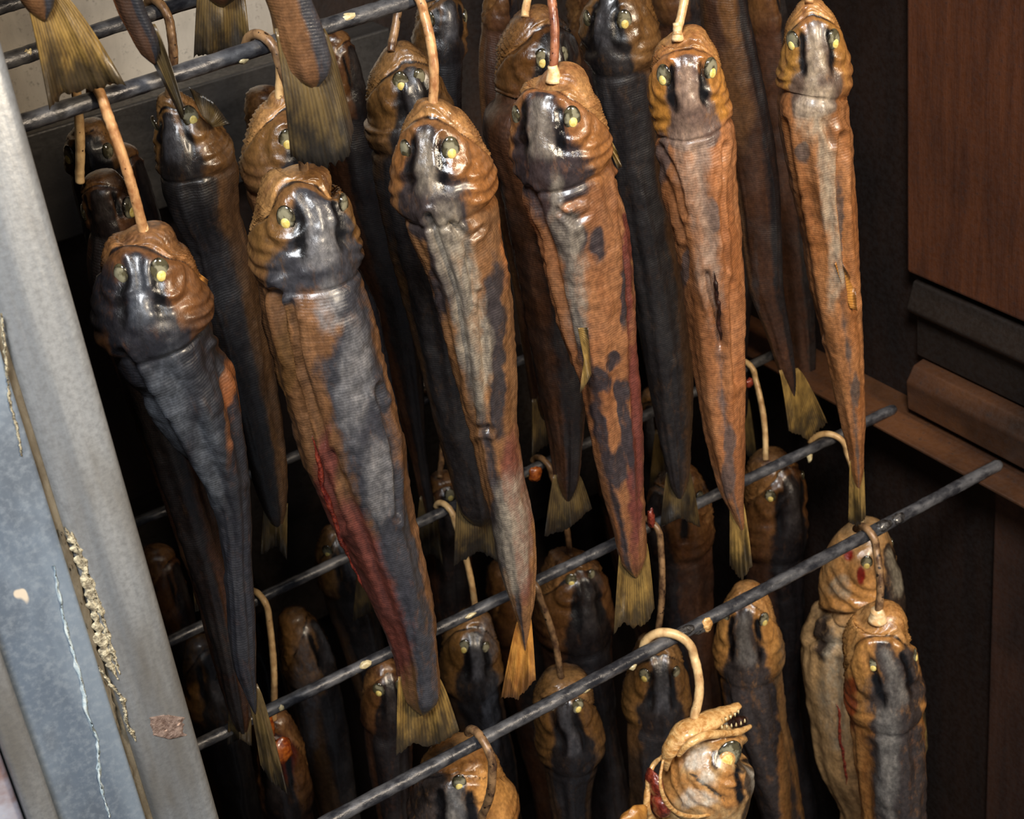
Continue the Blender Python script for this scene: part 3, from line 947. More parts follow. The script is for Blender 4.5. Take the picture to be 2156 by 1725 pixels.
f3 = smoked_fish('smoked trout with a grey streaked back and copper right flank, third in the front row', Y1,
    [(208, 916, 930), (230, 872, 966), (260, 850, 990), (300, 838, 1010), (350, 830, 1028), (400, 836, 1036), (450, 848, 1044), (500, 866, 1056), (560, 890, 1070), (640, 915, 1080),
     (700, 932, 1083), (800, 962, 1089), (900, 992, 1092), (1000, 1012, 1105), (1100, 1038, 1126), (1200, 1056, 1130), (1270, 1078, 1126), (1320, 1093, 1116)],
    -18, SK_grey, 422, 1.35, creases=[([(905, 455), (960, 610), (985, 760), (1000, 900)], 6, 0.18), ([(1012, 620), (1022, 800), (1030, 900)], 5, 0.13), ([(950, 470), (985, 520), (1000, 620)], 5, 0.12), ([(1050, 430), (1068, 560)], 5, 0.1), ([(960, 480), (990, 500), (1010, 480)], 4, 0.1), ([(1010, 900), (1035, 905)], 4, 0.14)], seed=14, nr=280, nt=88, dkw=0.07, eyes=[(945, 318)],
    tail=dict(base=[(1092, 1300), (1118, 1300)], tips=[(1055, 1468), (1090, 1472), (1128, 1430)], mat=M_fino, curl=0.016),
    blot=[('dk', 915, 450, 42, 46), ('gy', 950, 520, 36, 90, 1, -12), ('gy', 985, 640, 26, 120), ('dk', 955, 470, 30, 60), ('dk', 1040, 680, 20, 130), ('dk', 1045, 840, 18, 80), ('dk', 985, 590, 12, 90), ('dk', 925, 560, 22, 120), ('gy', 1010, 760, 24, 120), ('dk', 1050, 1130, 18, 110), ('gy', 1085, 1120, 34, 130),
          ('rd', 1080, 1010, 26, 100), ('rd', 1100, 1150, 22, 120), ('gd', 1000, 380, 36, 60), ('bl', 1060, 480, 14, 120), ('dk', 925, 390, 50, 30)],
    fins=[('pectoral_fin', [(1022, 350), (1030, 385)], [(1042, 365), (1040, 385), (1032, 392)], M_fin, -0.004)])
f4 = smoked_fish('copper smoked trout with plum dark blotches, fourth in the front row', Y1,
    [(152, 1152, 1170), (172, 1112, 1236), (200, 1094, 1252), (250, 1085, 1268), (300, 1085, 1277), (345, 1094, 1287), (400, 1106, 1302), (500, 1138, 1325), (600, 1164, 1332),
     (700, 1190, 1336), (800, 1220, 1342), (900, 1240, 1348), (1000, 1262, 1353), (1100, 1290, 1359), (1165, 1304, 1362)],
    -24, SK_coppr, 348, 1.35, creases=[([(1296, 380), (1318, 580), (1328, 800), (1346, 1050)], 5, 0.14), ([(1120, 400), (1165, 560), (1210, 740)], 6, 0.12), ([(1175, 440), (1215, 470), (1240, 450)], 4, 0.08), ([(1190, 430), (1225, 420)], 4, 0.08)], seed=21, nr=280, nt=88, dkw=0.06, eyes=[(1200, 250)], crown=0.22,
    tail=dict(base=[(1306, 1145), (1363, 1145)], tips=[(1292, 1335), (1312, 1310), (1335, 1322), (1362, 1312), (1378, 1280)], mat=M_fin, curl=0.004),
    blot=[('dk', 1150, 410, 34, 70), ('gy', 1170, 430, 16, 70), ('dk', 1200, 500, 40, 56), ('gy', 1200, 510, 26, 60), ('dk', 1258, 515, 18, 34), ('gy', 1210, 620, 26, 90), ('dk', 1262, 795, 26, 30), ('dk', 1310, 820, 16, 26), ('dk', 1265, 900, 16, 80, 1, -14), ('dk', 1298, 990, 26, 40), ('dk', 1318, 900, 10, 110, 1, -8), ('rd', 1338, 900, 14, 300), ('rd', 1320, 560, 8, 200),
          ('gd', 1240, 330, 40, 60), ('dk', 1310, 600, 8, 90), ('bl', 1325, 450, 12, 170), ('dk', 1290, 760, 20, 20)],
    fins=[('pectoral_fin', [(1276, 280), (1284, 320)], [(1300, 320), (1310, 350), (1300, 356)], M_fin, -0.003),
          ('pelvic_fin', [(1216, 690), (1230, 760)], [(1238, 690), (1246, 790), (1220, 830)], M_fin, -0.03)])
f5 = smoked_fish('orange smoked trout seen from the back with both eyes, fifth in the front row', Y1,
    [(66, 1424, 1446), (84, 1392, 1490), (120, 1374, 1510), (180, 1370, 1520), (230, 1380, 1527), (255, 1378, 1540), (300, 1384, 1546), (400, 1400, 1553), (500, 1420, 1560), (600, 1440, 1565),
     (700, 1453, 1564), (800, 1466, 1566), (900, 1482, 1568), (1000, 1506, 1568), (1040, 1520, 1566), (1075, 1538, 1566)],
    2, SK_orang, 250, 1.35, creases=[([(1488, 580), (1510, 670), (1518, 725)], 6, 0.18), ([(1395, 310), (1430, 380), (1445, 450)], 4, 0.1), ([(1530, 310), (1520, 420), (1530, 560)], 5, 0.12), ([(1405, 380), (1440, 500)], 4, 0.09), ([(1545, 600), (1550, 800)], 6, 0.1)], seed=29, nr=280, nt=88, dkw=0.03, eyes=[(1402, 162), (1492, 150)],
    tail=dict(base=[(1536, 1060), (1566, 1060)], tips=[(1536, 1190), (1562, 1222), (1584, 1190)], mat=M_fin, curl=0.014),
    blot=[('gy', 1455, 340, 34, 110, 1, -8), ('gy', 1485, 520, 26, 140, 1, -6), ('dk', 1500, 460, 10, 40), ('dk', 1532, 1000, 16, 50), ('dk', 1398, 330, 10, 60), ('gy', 1452, 190, 26, 44), ('gd', 1410, 230, 40, 40), ('gd', 1500, 225, 30, 40), ('dk', 1445, 560, 8, 40), ('dk', 1535, 940, 12, 50)],
    fins=[])
strip_part('dorsal_fin', f5, [(1502, 570), (1508, 610), (1514, 660), (1518, 705), (1522, 722)], 0.0013, M_mouth, 0.0008, seed=6)
f6 = smoked_fish('slim amber smoked trout nearest the rusty right wall, last of the front row', Y1,
    [(-2, 1695, 1713), (14, 1676, 1735), (50, 1656, 1760), (100, 1650, 1775), (150, 1647, 1782), (182, 1645, 1782), (205, 1637, 1782), (300, 1645, 1791), (400, 1665, 1800), (500, 1688, 1806), (600, 1706, 1809),
     (700, 1731, 1815), (800, 1753, 1820), (900, 1773, 1822), (940, 1784, 1819), (985, 1791, 1818)],
    6, SK_amber, 190, 1.35, creases=[([(1772, 290), (1771, 420), (1780, 540), (1795, 640)], 6, 0.2), ([(1655, 260), (1690, 480), (1730, 700)], 6, 0.12), ([(1735, 260), (1752, 300)], 5, 0.12)], seed=35, nr=280, nt=88, dkw=0.03, eyes=[(1672, 90), (1752, 88)],
    tail=dict(base=[(1789, 970), (1818, 970)], tips=[(1786, 1098), (1806, 1108), (1823, 1090)], mat=M_fin, curl=0.01),
    blot=[('gy', 1715, 240, 34, 60), ('gy', 1745, 380, 20, 140, 1, -5), ('gy', 1757, 560, 16, 90), ('dk', 1692, 320, 14, 26), ('dk', 1800, 820, 10, 40), ('gy', 1712, 130, 14, 70), ('gd', 1680, 150, 30, 40), ('dk', 1775, 500, 5, 120)],
    fins=[('dorsal_fin', [(1757, 555), (1790, 650)], [(1766, 540), (1800, 600), (1806, 655)], M_fino, -0.022)])

# ---------------------------------------------------------------- second and third rows of the upper tier
Y2, Y3 = 0.915, 1.045
smoked_fish('dark smoked trout with a bluish back and slack brown gill, behind the first front fish', Y2,
    [(192, 345, 365), (210, 328, 392), (250, 322, 440), (300, 326, 476), (350, 336, 500), (420, 352, 506), (500, 384, 520), (600, 412, 546), (700, 446, 566), (800, 470, 580), (900, 500, 596), (1000, 530, 606), (1070, 556, 606)],
    -34, SK_dark, 345, 1.35, seed=41, nr=180, dkw=0.34, eyes=[(400, 250)], tail=dict(base=[(556, 1060), (606, 1060)], tips=[(548, 1170), (580, 1150), (604, 1178)], mat=M_find),
    fins=[('pectoral_fin', [(430, 250), (448, 268)], [(398, 184), (446, 212), (486, 262)], M_find, -0.03)])
smoked_fish('brown headed smoked trout peeping out left above the largest fish', Y2,
    [(193, 568, 590), (215, 552, 630), (250, 530, 655), (300, 518, 668), (350, 514, 680), (400, 520, 690), (500, 556, 720), (650, 640, 795), (800, 690, 826), (950, 740, 852), (1100, 790, 872), (1200, 826, 880)],
    36, SK_brown, 380, 1.35, seed=43, nr=180, eyes=[(602, 300)], tail=dict(base=[(826, 1190), (880, 1190)], tips=[(820, 1310), (860, 1290), (900, 1310)]))
smoked_fish('brown and black smoked trout peeping out behind the third front fish', Y2,
    [(97, 815, 835), (115, 790, 880), (150, 776, 915), (200, 772, 936), (250, 780, 950), (300, 782, 952), (400, 796, 956), (500, 818, 960), (600, 842, 975), (700, 866, 985), (800, 890, 1000), (900, 916, 1016), (1000, 944, 1036), (1060, 962, 1042)],
    12, SK_dark, 300, 1.35, seed=47, nr=180, dkw=0.4, eyes=[(845, 178)], tail=dict(base=[(962, 1050), (1042, 1050)], tips=[(955, 1190), (1010, 1160), (1060, 1190)], mat=M_find))
smoked_fish('yellow brown trout peeping out behind the fourth front fish', Y2,
    [(22, 1098, 1120), (45, 1064, 1172), (90, 1048, 1206), (140, 1046, 1216), (190, 1052, 1216), (260, 1014, 1200), (400, 1052, 1206), (600, 1094, 1226), (800, 1132, 1232), (930, 1156, 1226), (1010, 1168, 1218)],
    24, SK_deep, 235, 1.35, seed=53, nr=180, dkw=0.2, eyes=[(1141, 131)], tail=dict(base=[(1166, 1000), (1220, 1000)], tips=[(1146, 1130), (1195, 1115), (1246, 1070)], mat=M_find),
    blot=[('gd', 1085, 80, 60, 50), ('gd', 1085, 150, 50, 50), ('dk', 1190, 90, 26, 60)])
smoked_fish('black headed trout at the top edge between the fourth and fifth front fish', Y2,
    [(-75, 1270, 1290), (-50, 1246, 1330), (0, 1234, 1368), (60, 1230, 1382), (120, 1240, 1386), (200, 1256, 1388), (300, 1274, 1394), (500, 1312, 1424), (700, 1346, 1452), (850, 1372, 1458), (950, 1394, 1454), (1000, 1404, 1452)],
    -26, SK_dark, 130, 1.35, seed=59, nr=180, dkw=0.4, eyes=[(1311, 44)], tail=dict(base=[(1404, 990), (1452, 990)], tips=[(1390, 1110), (1430, 1090), (1475, 1110)], mat=M_find))
smoked_fish('large yellow brown trout cut by the top edge between the last two front fish', Y2,
    [(-170, 1520, 1540), (-140, 1490, 1560), (-60, 1472, 1570), (0, 1474, 1572), (100, 1480, 1592), (200, 1494, 1612), (300, 1524, 1628), (400, 1548, 1640), (500, 1560, 1644), (600, 1576, 1648), (700, 1612, 1664), (790, 1644, 1676)],
    80, SK_deep, -20, 1.5, seed=61, nr=180, tail=dict(base=[(1640, 780), (1680, 775)], tips=[(1660, 905), (1700, 925), (1742, 890)], mat=M_fin), fins=[], jaw=False,
    blot=[('gd', 1545, 30, 30, 60), ('bl', 1545, 200, 40, 130), ('gy', 1590, 640, 8, 120)])
smoked_fish('dark reddish trout deep behind the two rightmost front fish', Y3,
    [(-60, 1590, 1610), (-30, 1572, 1640), (100, 1575, 1668), (300, 1598, 1690), (500, 1622, 1706), (700, 1652, 1716), (800, 1672, 1716)],
    80, SK_deep, 60, 1.5, seed=63, nr=110, nt=40, tail=dict(base=[(1672, 790), (1716, 790)], tips=[(1668, 900), (1700, 880), (1735, 900)], mat=M_find), jaw=False)
smoked_fish('small headed dark trout hooked by the mouth, above and behind the first front fish', Y2,
    [(362, 196, 216), (376, 172, 250), (400, 170, 268), (440, 182, 282), (480, 192, 290), (560, 190, 300), (700, 222, 350), (900, 292, 410), (1100, 362, 466), (1250, 412, 500), (1400, 452, 522), (1500, 482, 528)],
    -22, SK_deep, 480, 1.35, seed=67, nr=180, dkw=0.22, eyes=[(268, 446)], tail=dict(base=[(482, 1490), (528, 1490)], tips=[(478, 1570), (505, 1556), (530, 1572)], mat=M_find),
    blot=[('gy', 225, 425, 20, 30), ('bl', 300, 850, 12, 120), ('bl', 385, 1100, 12, 130)])
smoked_fish('bluish black trout head deep behind, between post and hook at the left', Y3,
    [(256, 165, 185), (275, 142, 228), (310, 138, 246), (360, 146, 262), (440, 165, 285), (600, 210, 330), (800, 270, 390), (1000, 330, 440), (1200, 400, 470)],
    -10, SK_dark, 350, 1.35, seed=71, nr=110, nt=40, dkw=0.45, eyes=[(150, 330)], tail=dict(base=[(400, 1190), (470, 1190)], tips=[(410, 1290), (450, 1275), (500, 1290)], mat=M_find))
smoked_fish('dark trout at the top edge behind the third hook, yellow eye showing', Y3,
    [(-30, 905, 925), (-10, 885, 960), (40, 876, 976), (100, 872, 976), (200, 884, 972), (400, 910, 980), (600, 950, 1020), (800, 980, 1060)],
    26, SK_dark, 120, 1.35, seed=73, nr=110, nt=40, dkw=0.4, eyes=[(905, 46)], tail=dict(base=[(985, 790), (1055, 790)], tips=[(985, 900), (1020, 880), (1075, 900)], mat=M_find))
smoked_fish('reddish brown trout at the top edge left of the yellow brown head', Y3,
    [(-50, 1040, 1056), (-30, 1026, 1082), (60, 1014, 1090), (160, 1008, 1090), (300, 1020, 1100), (600, 1080, 1160), (850, 1120, 1190)],
    70, SK_deep, 60, 1.4, seed=79, nr=110, nt=40, tail=dict(base=[(1120, 840), (1190, 840)], tips=[(1120, 960), (1160, 930), (1210, 960)], mat=M_find))
for nm, x, y0, wd_, sd in (('black trout deep between the second and third front fish', 560, 180, 120, 83), ('black trout deep below the big golden brown tail', 700, 60, 110, 87),
                           ('dark trout deep left of the fifth front fish', 1230, -80, 110, 91), ('dark trout deep behind the orange fish', 1400, -150, 120, 93), ('dark trout far back at the left beside the post', 250, 300, 120, 97)):
    smoked_fish(nm, Y3 + 0.06, [(y0, x - 8, x + 8), (y0 + 25, x - wd_ * .35, x + wd_ * .35), (y0 + 120, x - wd_ * .3, x + wd_ * .6), (y0 + 300, x - 10, x + wd_), (y0 + 600, x + 80, x + 70 + wd_)], 60, SK_deep, y0 + 180, 1.4,
                seed=sd, nr=110, nt=40, ext=1000, tailmat=M_find, dkw=0.45)

# ---------------------------------------------------------------- tails hanging down from the tier above
smoked_fish('trout of the tier above with a broad golden tail, top left corner', 0.772,
    [(-900, -190, -170), (-870, -230, -140), (-780, -250, -80), (-600, -220, -40), (-400, -150, 20), (-200, -60, 80), (-80, 4, 106), (0, 42, 118)],
    70, SK_brown, -720, 1.4, seed=101, nr=110, nt=40, tail=dict(base=[(44, -30), (122, -25)], tips=[(104, 232), (135, 195), (190, 188), (262, 176)], mat=M_fin))
smoked_fish('trout of the tier above whose narrow dark tail hangs edge on, top left', 0.775,
    [(-850, 60, 80), (-820, 20, 110), (-730, 10, 150), (-550, 60, 200), (-350, 130, 240), (-150, 195, 275), (-50, 225, 290), (0, 238, 300), (90, 282, 338)],
    60, SK_black, -680, 1.4, seed=103, nr=110, nt=40, tail=dict(base=[(270, 60), (326, 50)], tips=[(378, 246), (384, 250), (390, 238)], mat=M_find, curl=0.012))
smoked_fish('trout of the tier above with a long brown tail hanging before the second fish', 0.755,
    [(-850, 400, 420), (-820, 360, 470), (-730, 350, 500), (-550, 390, 560), (-350, 440, 590), (-150, 500, 620), (-50, 540, 640), (20, 566, 662), (80, 580, 684), (140, 596, 700)],
    75, SK_brown, -680, 1.4, seed=107, nr=110, nt=40, tail=dict(base=[(578, 60), (684, 60)], tips=[(612, 330), (640, 344), (690, 348), (735, 330), (744, 268)], mat=M_find), tailmat=M_find)
smoked_fish('dark trout of the tier above with a square tail behind the rods, top left', 0.885,
    [(-750, 350, 370), (-720, 320, 420), (-630, 315, 460), (-450, 340, 490), (-250, 380, 500), (-100, 408, 506), (-20, 418, 510)],
    80, SK_deep, -580, 1.4, seed=109, nr=110, nt=40, tail=dict(base=[(416, -30), (512, -30)], tips=[(408, 118), (470, 112), (528, 104)], mat=M_find))

# ---------------------------------------------------------------- lower tier
def lower(label, Y, st, roll, mat, neck, **kw):
    kw.setdefault('nr', 170)
    kw.setdefault('ext', 1250)
    return smoked_fish(label, Y, st, roll, mat, neck, kw.pop('k', 1.35), **kw)


l4 = lower('dark-backed smoked trout with a golden head on the front hook at the lower right', 0.785,
    [(1288, 1835, 1855), (1304, 1800, 1906), (1345, 1778, 1914), (1400, 1779, 1926), (1450, 1788, 1934), (1500, 1789, 1937), (1600, 1800, 1942), (1725, 1812, 1944)],
    18, SK_gold, 1490, seed=121, nr=240, nt=80, dkw=0.33, eyes=[(1840, 1401), (1921, 1384)],
    blot=[('gy', 1868, 1600, 24, 140), ('dk', 1880, 1455, 70, 50), ('dk', 1900, 1400, 20, 40), ('rd', 1792, 1480, 16, 60), ('bl', 1792, 1560, 8, 120)],
    fins=[('pectoral_fin', [(1932, 1480), (1936, 1520)], [(1948, 1500), (1954, 1570), (1946, 1600)], M_fin, 0.0)])
l3 = lower('pale bellied silver-gold trout with a red cheek, behind the dark-backed one at lower right', 0.905,
    [(1106, 1800, 1822), (1125, 1768, 1866), (1180, 1736, 1888), (1240, 1728, 1900), (1284, 1732, 1906), (1320, 1704, 1910), (1400, 1692, 1912), (1500, 1700, 1905), (1600, 1716, 1900), (1725, 1772, 1890)],
    66, SK_tan, 1275, seed=123, nr=240, nt=80, dkw=0.2, eyes=[(1826, 1190)], jaw=False, belly=0.66,
    creases=[([(1748, 1200), (1770, 1240), (1810, 1264), (1850, 1270)], 3, 0.05), ([(1740, 1230), (1765, 1262), (1800, 1280)], 3, 0.05), ([(1770, 1180), (1784, 1220), (1815, 1244), (1850, 1250)], 3, 0.04), ([(1730, 1290), (1780, 1298), (1850, 1290)], 5, 0.18), ([(1706, 1340), (1730, 1360), (1780, 1360)], 5, 0.12), ([(1790, 1400), (1792, 1480), (1800, 1600)], 6, 0.12)],
    blot=[('rd', 1788, 1170, 10, 14), ('rd', 1812, 1212, 8, 18), ('dk', 1730, 1340, 22, 50), ('dk', 1885, 1250, 20, 120), ('dk', 1885, 1330, 30, 60), ('gy', 1770, 1240, 22, 24), ('gd', 1800, 1260, 60, 30), ('gy', 1770, 1440, 40, 120), ('bl', 1740, 1480, 60, 200)])
strip_part('belly_slit', l3, [(1762, 1480), (1772, 1540), (1778, 1590), (1786, 1650)], 0.0014, M_red, 0.0004, seed=9)
l2 = lower('black-backed trout with an amber side, behind the front rod at lower right', 0.915,
    [(1228, 1566, 1588), (1246, 1542, 1610), (1300, 1516, 1630), (1350, 1512, 1640), (1420, 1516, 1644), (1500, 1530, 1656), (1600, 1562, 1678), (1725, 1604, 1694)],
    -6, SK_gold, 1400, seed=127, nr=220, nt=72, dkw=0.36, eyes=[(1606, 1306)], blot=[('dk', 1580, 1480, 40, 100), ('dk', 1620, 1600, 44, 160), ('dk', 1655, 1620, 16, 160, -1)])
lower('smoked trout head whose hook is hidden, under the rod beside the big wire loop', 0.915,
    [(1338, 1372, 1394), (1356, 1342, 1420), (1400, 1324, 1440), (1450, 1318, 1446), (1520, 1316, 1442), (1620, 1322, 1440), (1725, 1326, 1436)],
    10, SK_dark, 1500, seed=131, eyes=[(1361, 1424)], dkw=0.2, blot=[('bl', 1350, 1520, 50, 60), ('gd', 1350, 1470, 40, 60)])
lower('trout head crossed by the front rod, brown with a charred face, bottom centre', 0.915,
    [(1412, 1178, 1200), (1428, 1142, 1236), (1480, 1122, 1250), (1540, 1132, 1262), (1590, 1142, 1262), (1650, 1152, 1246), (1725, 1164, 1244)],
    4, SK_dark, 1590, seed=133, nr=220, nt=72, dkw=0.24, eyes=[(1216, 1486)], blot=[('gd', 1185, 1440, 50, 30), ('bl', 1240, 1560, 14, 60)])
lower('golden brown trout with the hook across its face, bottom edge left of centre', 0.845,
    [(1572, 950, 975), (1590, 900, 1032), (1640, 880, 1058), (1725, 874, 1080), (1800, 880, 1084)],
    -8, SK_gold, 1720, seed=137, dkw=0.3, eyes=[(966, 1650)], lipw=0.4, blot=[('dk', 910, 1690, 56, 70), ('gd', 1030, 1660, 30, 60)])
lower('brown trout with a round yellow eye, behind the second rod at right', 1.045,
    [(956, 1600, 1622), (976, 1572, 1664), (1030, 1560, 1690), (1100, 1556, 1692), (1180, 1560, 1690), (1300, 1576, 1690), (1450, 1596, 1680)],
    40, SK_deep, 1150, seed=139, eyes=[(1620, 1042)], dkw=0.24, blot=[('gd', 1600, 1030, 50, 60)])
lower('trout with a grey striped crown, behind the middle of the second rod', 1.045,
    [(1285, 990, 1012), (1304, 960, 1036), (1350, 930, 1048), (1420, 930, 1050), (1500, 952, 1062), (1600, 988, 1084), (1700, 1016, 1094)],
    14, SK_dark, 1435, seed=143, eyes=[(978, 1362)], dkw=0.3, blot=[('gy', 1025, 1350, 20, 50), ('gy', 1035, 1520, 16, 90), ('gd', 965, 1380, 26, 60)])
lower('dark brown trout with a bright yellow eye, under the middle of the second rod', 1.045,
    [(1160, 1190, 1212), (1180, 1150, 1246), (1230, 1130, 1276), (1300, 1130, 1284), (1400, 1150, 1290), (1550, 1196, 1300)],
    24, SK_deep, 1330, seed=149, eyes=[(1204, 1226)], dkw=0.36, blot=[('gd', 1180, 1260, 44, 50), ('gy', 1250, 1230, 12, 40)])
lower('brown trout with its mouth gaping, above the second rod right of centre', 1.045,
    [(992, 1410, 1432), (1010, 1382, 1474), (1060, 1366, 1494), (1130, 1366, 1498), (1250, 1376, 1504), (1400, 1400, 1506)],
    -50, SK_deep, 1150, seed=151, eyes=[(1470, 1050)], dkw=0.3)
lower('dark trout with a yellow eye left of the largest tail, bottom', 1.045,
    [(1392, 790, 806), (1408, 772, 838), (1460, 764, 862), (1540, 768, 866), (1640, 782, 866), (1725, 796, 866)],
    10, SK_deep, 1520, seed=157, eyes=[(800, 1452)], dkw=0.34, nr=130, nt=48)
lower('dim trout behind the third rod left of the largest fish', 1.17,
    [(1112, 680, 696), (1126, 666, 730), (1180, 664, 768), (1260, 684, 790), (1360, 720, 810), (1500, 760, 840)],
    20, SK_dark, 1230, seed=163, eyes=[(690, 1166)], nr=130, nt=48, dkw=0.4)
lower('trout with an orange oily mouth behind the black tail at the bottom left', 1.045,
    [(1500, 566, 586), (1520, 548, 614), (1580, 540, 640), (1650, 548, 650), (1725, 566, 662)],
    -20, SK_deep, 1700, seed=167, nr=150, nt=56, dkw=0.2, jaw=True, blot=[('rd', 590, 1600, 30, 50)])
lo = FISH['trout with an orange oily mouth behind the black tail at the bottom left']
lump('orange_oil', lo['o'], lo['org'], 590, 1582, 0.985, 0.010, 0.006, 0.012, M_orange, 3)
lump('orange_oil', lo['o'], lo['org'], 564, 1522, 0.985, 0.004, 0.004, 0.017, M_orange, 5)
lower('grey sided trout deep between the first and second front fish, bottom left', 1.17,
    [(1285, 600, 620), (1300, 582, 650), (1360, 586, 690), (1450, 606, 716), (1560, 630, 736), (1725, 676, 760)],
    60, SK_dark, 1430, seed=173, nr=130, nt=48, dkw=0.34, blot=[('gy', 640, 1480, 26, 160)])
lower('pale snouted dark trout beside the post at the bottom left', 1.17,
    [(1340, 404, 424), (1356, 388, 450), (1420, 384, 482), (1500, 392, 510), (1600, 420, 530), (1725, 460, 550)],
    20, SK_dark, 1490, seed=179, nr=130, nt=48, dkw=0.4, blot=[('gy', 412, 1380, 26, 36)])
lower('brown trout snout just showing far back, right of the largest fish', 1.17,
    [(996, 920, 936), (1012, 900, 962), (1070, 892, 982), (1150, 896, 990), (1250, 906, 990), (1350, 930, 1000)],
    10, SK_deep, 1130, seed=181, nr=130, nt=48, dkw=0.3, eyes=[(945, 1045)])
lower('black trout with a gaping mouth far back, between the fourth and fifth front fish', 1.175,
    [(815, 1372, 1392), (832, 1350, 1416), (890, 1342, 1430), (960, 1346, 1440), (1080, 1366, 1452), (1200, 1390, 1462)],
    -20, SK_dark, 950, seed=191, nr=130, nt=48, dkw=0.45, eyes=[(1408, 880)])
for nm, x, y0, wd_, sd in (('dark trout far back left of the brown gaping one', 1290, 900, 100, 193), ('dark trout far back at the bottom between two front tails', 1060, 1180, 100, 197),
                           ('black trout far back behind the first front fish', 330, 1150, 110, 199), ('dark trout far back below the third rod', 500, 1200, 100, 203)):
    smoked_fish(nm, 1.25, [(y0, x - 8, x + 8), (y0 + 22, x - wd_ * .35, x + wd_ * .35), (y0 + 110, x - wd_ * .3, x + wd_ * .6), (y0 + 260, x - 5, x + wd_), (y0 + 500, x + 60, x + 55 + wd_)], 60, SK_deep, y0 + 160, 1.4,
                seed=sd, nr=100, nt=40, ext=1000, tailmat=M_find, dkw=0.45)

# the silver head with the open mouth on the big wire loop
l1 = smoked_fish('silver-gold trout head with an open toothed mouth on the big tan hook, bottom right', 0.775,
    [(1533, 1528, 1562), (1541, 1492, 1588), (1554, 1456, 1592), (1572, 1424, 1592), (1600, 1402, 1590), (1640, 1394, 1585), (1680, 1400, 1577), (1706, 1400, 1571), (1740, 1376, 1567), (1850, 1376, 1576), (1950, 1392, 1584), (2100, 1420, 1590)],
    84, SK_silvr, 1708, 1.45, seed=211, nr=260, nt=96, dkw=0.16, eyes=[(1531, 1603), (1531, 1603)], jaw=False, ext=1250, eyer=1.75, side=True, crown=0.1,
    creases=[([(1436, 1590), (1446, 1640), (1476, 1678), (1524, 1702)], 3, 0.035), ([(1420, 1600), (1430, 1660), (1462, 1694), (1500, 1706)], 3, 0.035), ([(1452, 1600), (1462, 1636), (1490, 1664), (1530, 1686)], 3, 0.03),
             ([(1404, 1590), (1408, 1650), (1432, 1690)], 4, 0.08), ([(1490, 1596), (1496, 1626), (1524, 1644), (1556, 1634)], 4, 0.06), ([(1470, 1572), (1510, 1562), (1556, 1560), (1580, 1566)], 4, 0.08), ([(1500, 1640), (1520, 1660), (1550, 1664)], 3, 0.05)],
    blot=[('gy', 1468, 1596, 26, 34), ('gy', 1490, 1640, 20, 20), ('gy', 1470, 1682, 40, 18), ('gd', 1540, 1660, 34, 40), ('gd', 1420, 1590, 26, 40), ('bl', 1410, 1640, 18, 60), ('bl', 1530, 1555, 50, 10), ('dk', 1488, 1656, 50, 4, 1, 38), ('dk', 1505, 1600, 10, 24), ('dk', 1560, 1610, 10, 20), ('dk', 1584, 1660, 14, 90), ('rd', 1392, 1700, 16, 20)])
l1o = FISH[l1['label']]['org']


def ptube(name, pts, parent, org, mat, rpx, n=60, seg=18, jag=0.12, seed=1, sy=1.0):
    """a smooth tapering piece through points (x, y, Y) with radii in picture units"""
    W = np.array([P(*p) for p in pts])
    W2 = spline(W, n)
    rr = np.interp(np.linspace(0, 1, n), np.linspace(0, 1, len(rpx)), rpx) * pxs(W2)
    tt = np.linspace(0, 1, n)
    rr = rr * (1 + jag * vnoise(np.stack([tt * 14, tt * 0, tt * 0], -1), seed))
    V, fs = tube(W2, rr, seg)
    V += (0.06 * rr.mean() * fbm(V * 260, seed, 2))[:, None]
    if sy != 1.0:
        cy = np.interp(np.arange(len(V)), np.arange(len(V)), V[:, 1])
        V[:, 1] = W2[:, 1].mean() + (cy - W2[:, 1].mean()) * sy
    return mesh(name, V, fs, mat, parent, org)


ptube('lower_jaw', [(1402, 1622, 0.772), (1410, 1580, 0.770), (1436, 1548, 0.769), (1482, 1523, 0.769), (1526, 1502, 0.77), (1557, 1485, 0.77)], l1, l1o, M_jawl, [5, 13, 21, 21, 15, 6], seed=3, sy=1.4, jag=0.05)
ptube('upper_lip', [(1428, 1592, 0.762), (1452, 1566, 0.757), (1480, 1551, 0.756), (1518, 1546, 0.757), (1556, 1541, 0.760), (1580, 1530, 0.764)], l1, l1o, M_jawl, [4, 9, 9, 8, 8, 5], seed=5)
ptube('mouth_lining', [(1490, 1536, 0.775), (1530, 1524, 0.775), (1566, 1518, 0.775)], l1, l1o, M_mouth, [8, 14, 10], seed=6)
ptube('gill_rim', [(1396, 1600, 0.757), (1390, 1640, 0.753), (1398, 1680, 0.751), (1420, 1708, 0.750), (1462, 1720, 0.750), (1505, 1712, 0.752), (1535, 1694, 0.758)], l1, l1o, M_jawl, [3, 4, 5, 5, 4, 3, 2], seed=7)
lump('red_gill', l1, l1o, 1388, 1694, 0.772, 0.006, 0.012, 0.010, M_red, 7)
lump('red_gill', l1, l1o, 1378, 1650, 0.776, 0.005, 0.010, 0.012, M_red, 9)
ptube('throat_skin', [(1398, 1590, 0.785), (1374, 1614, 0.782), (1364, 1660, 0.778), (1362, 1700, 0.775), (1380, 1740, 0.775)], l1, l1o, M_jawl, [4, 6, 7, 8, 12], seed=12)
lump('pectoral_fin', l1, l1o, 1330, 1728, 0.765, 0.013, 0.005, 0.011, M_fino, 13)
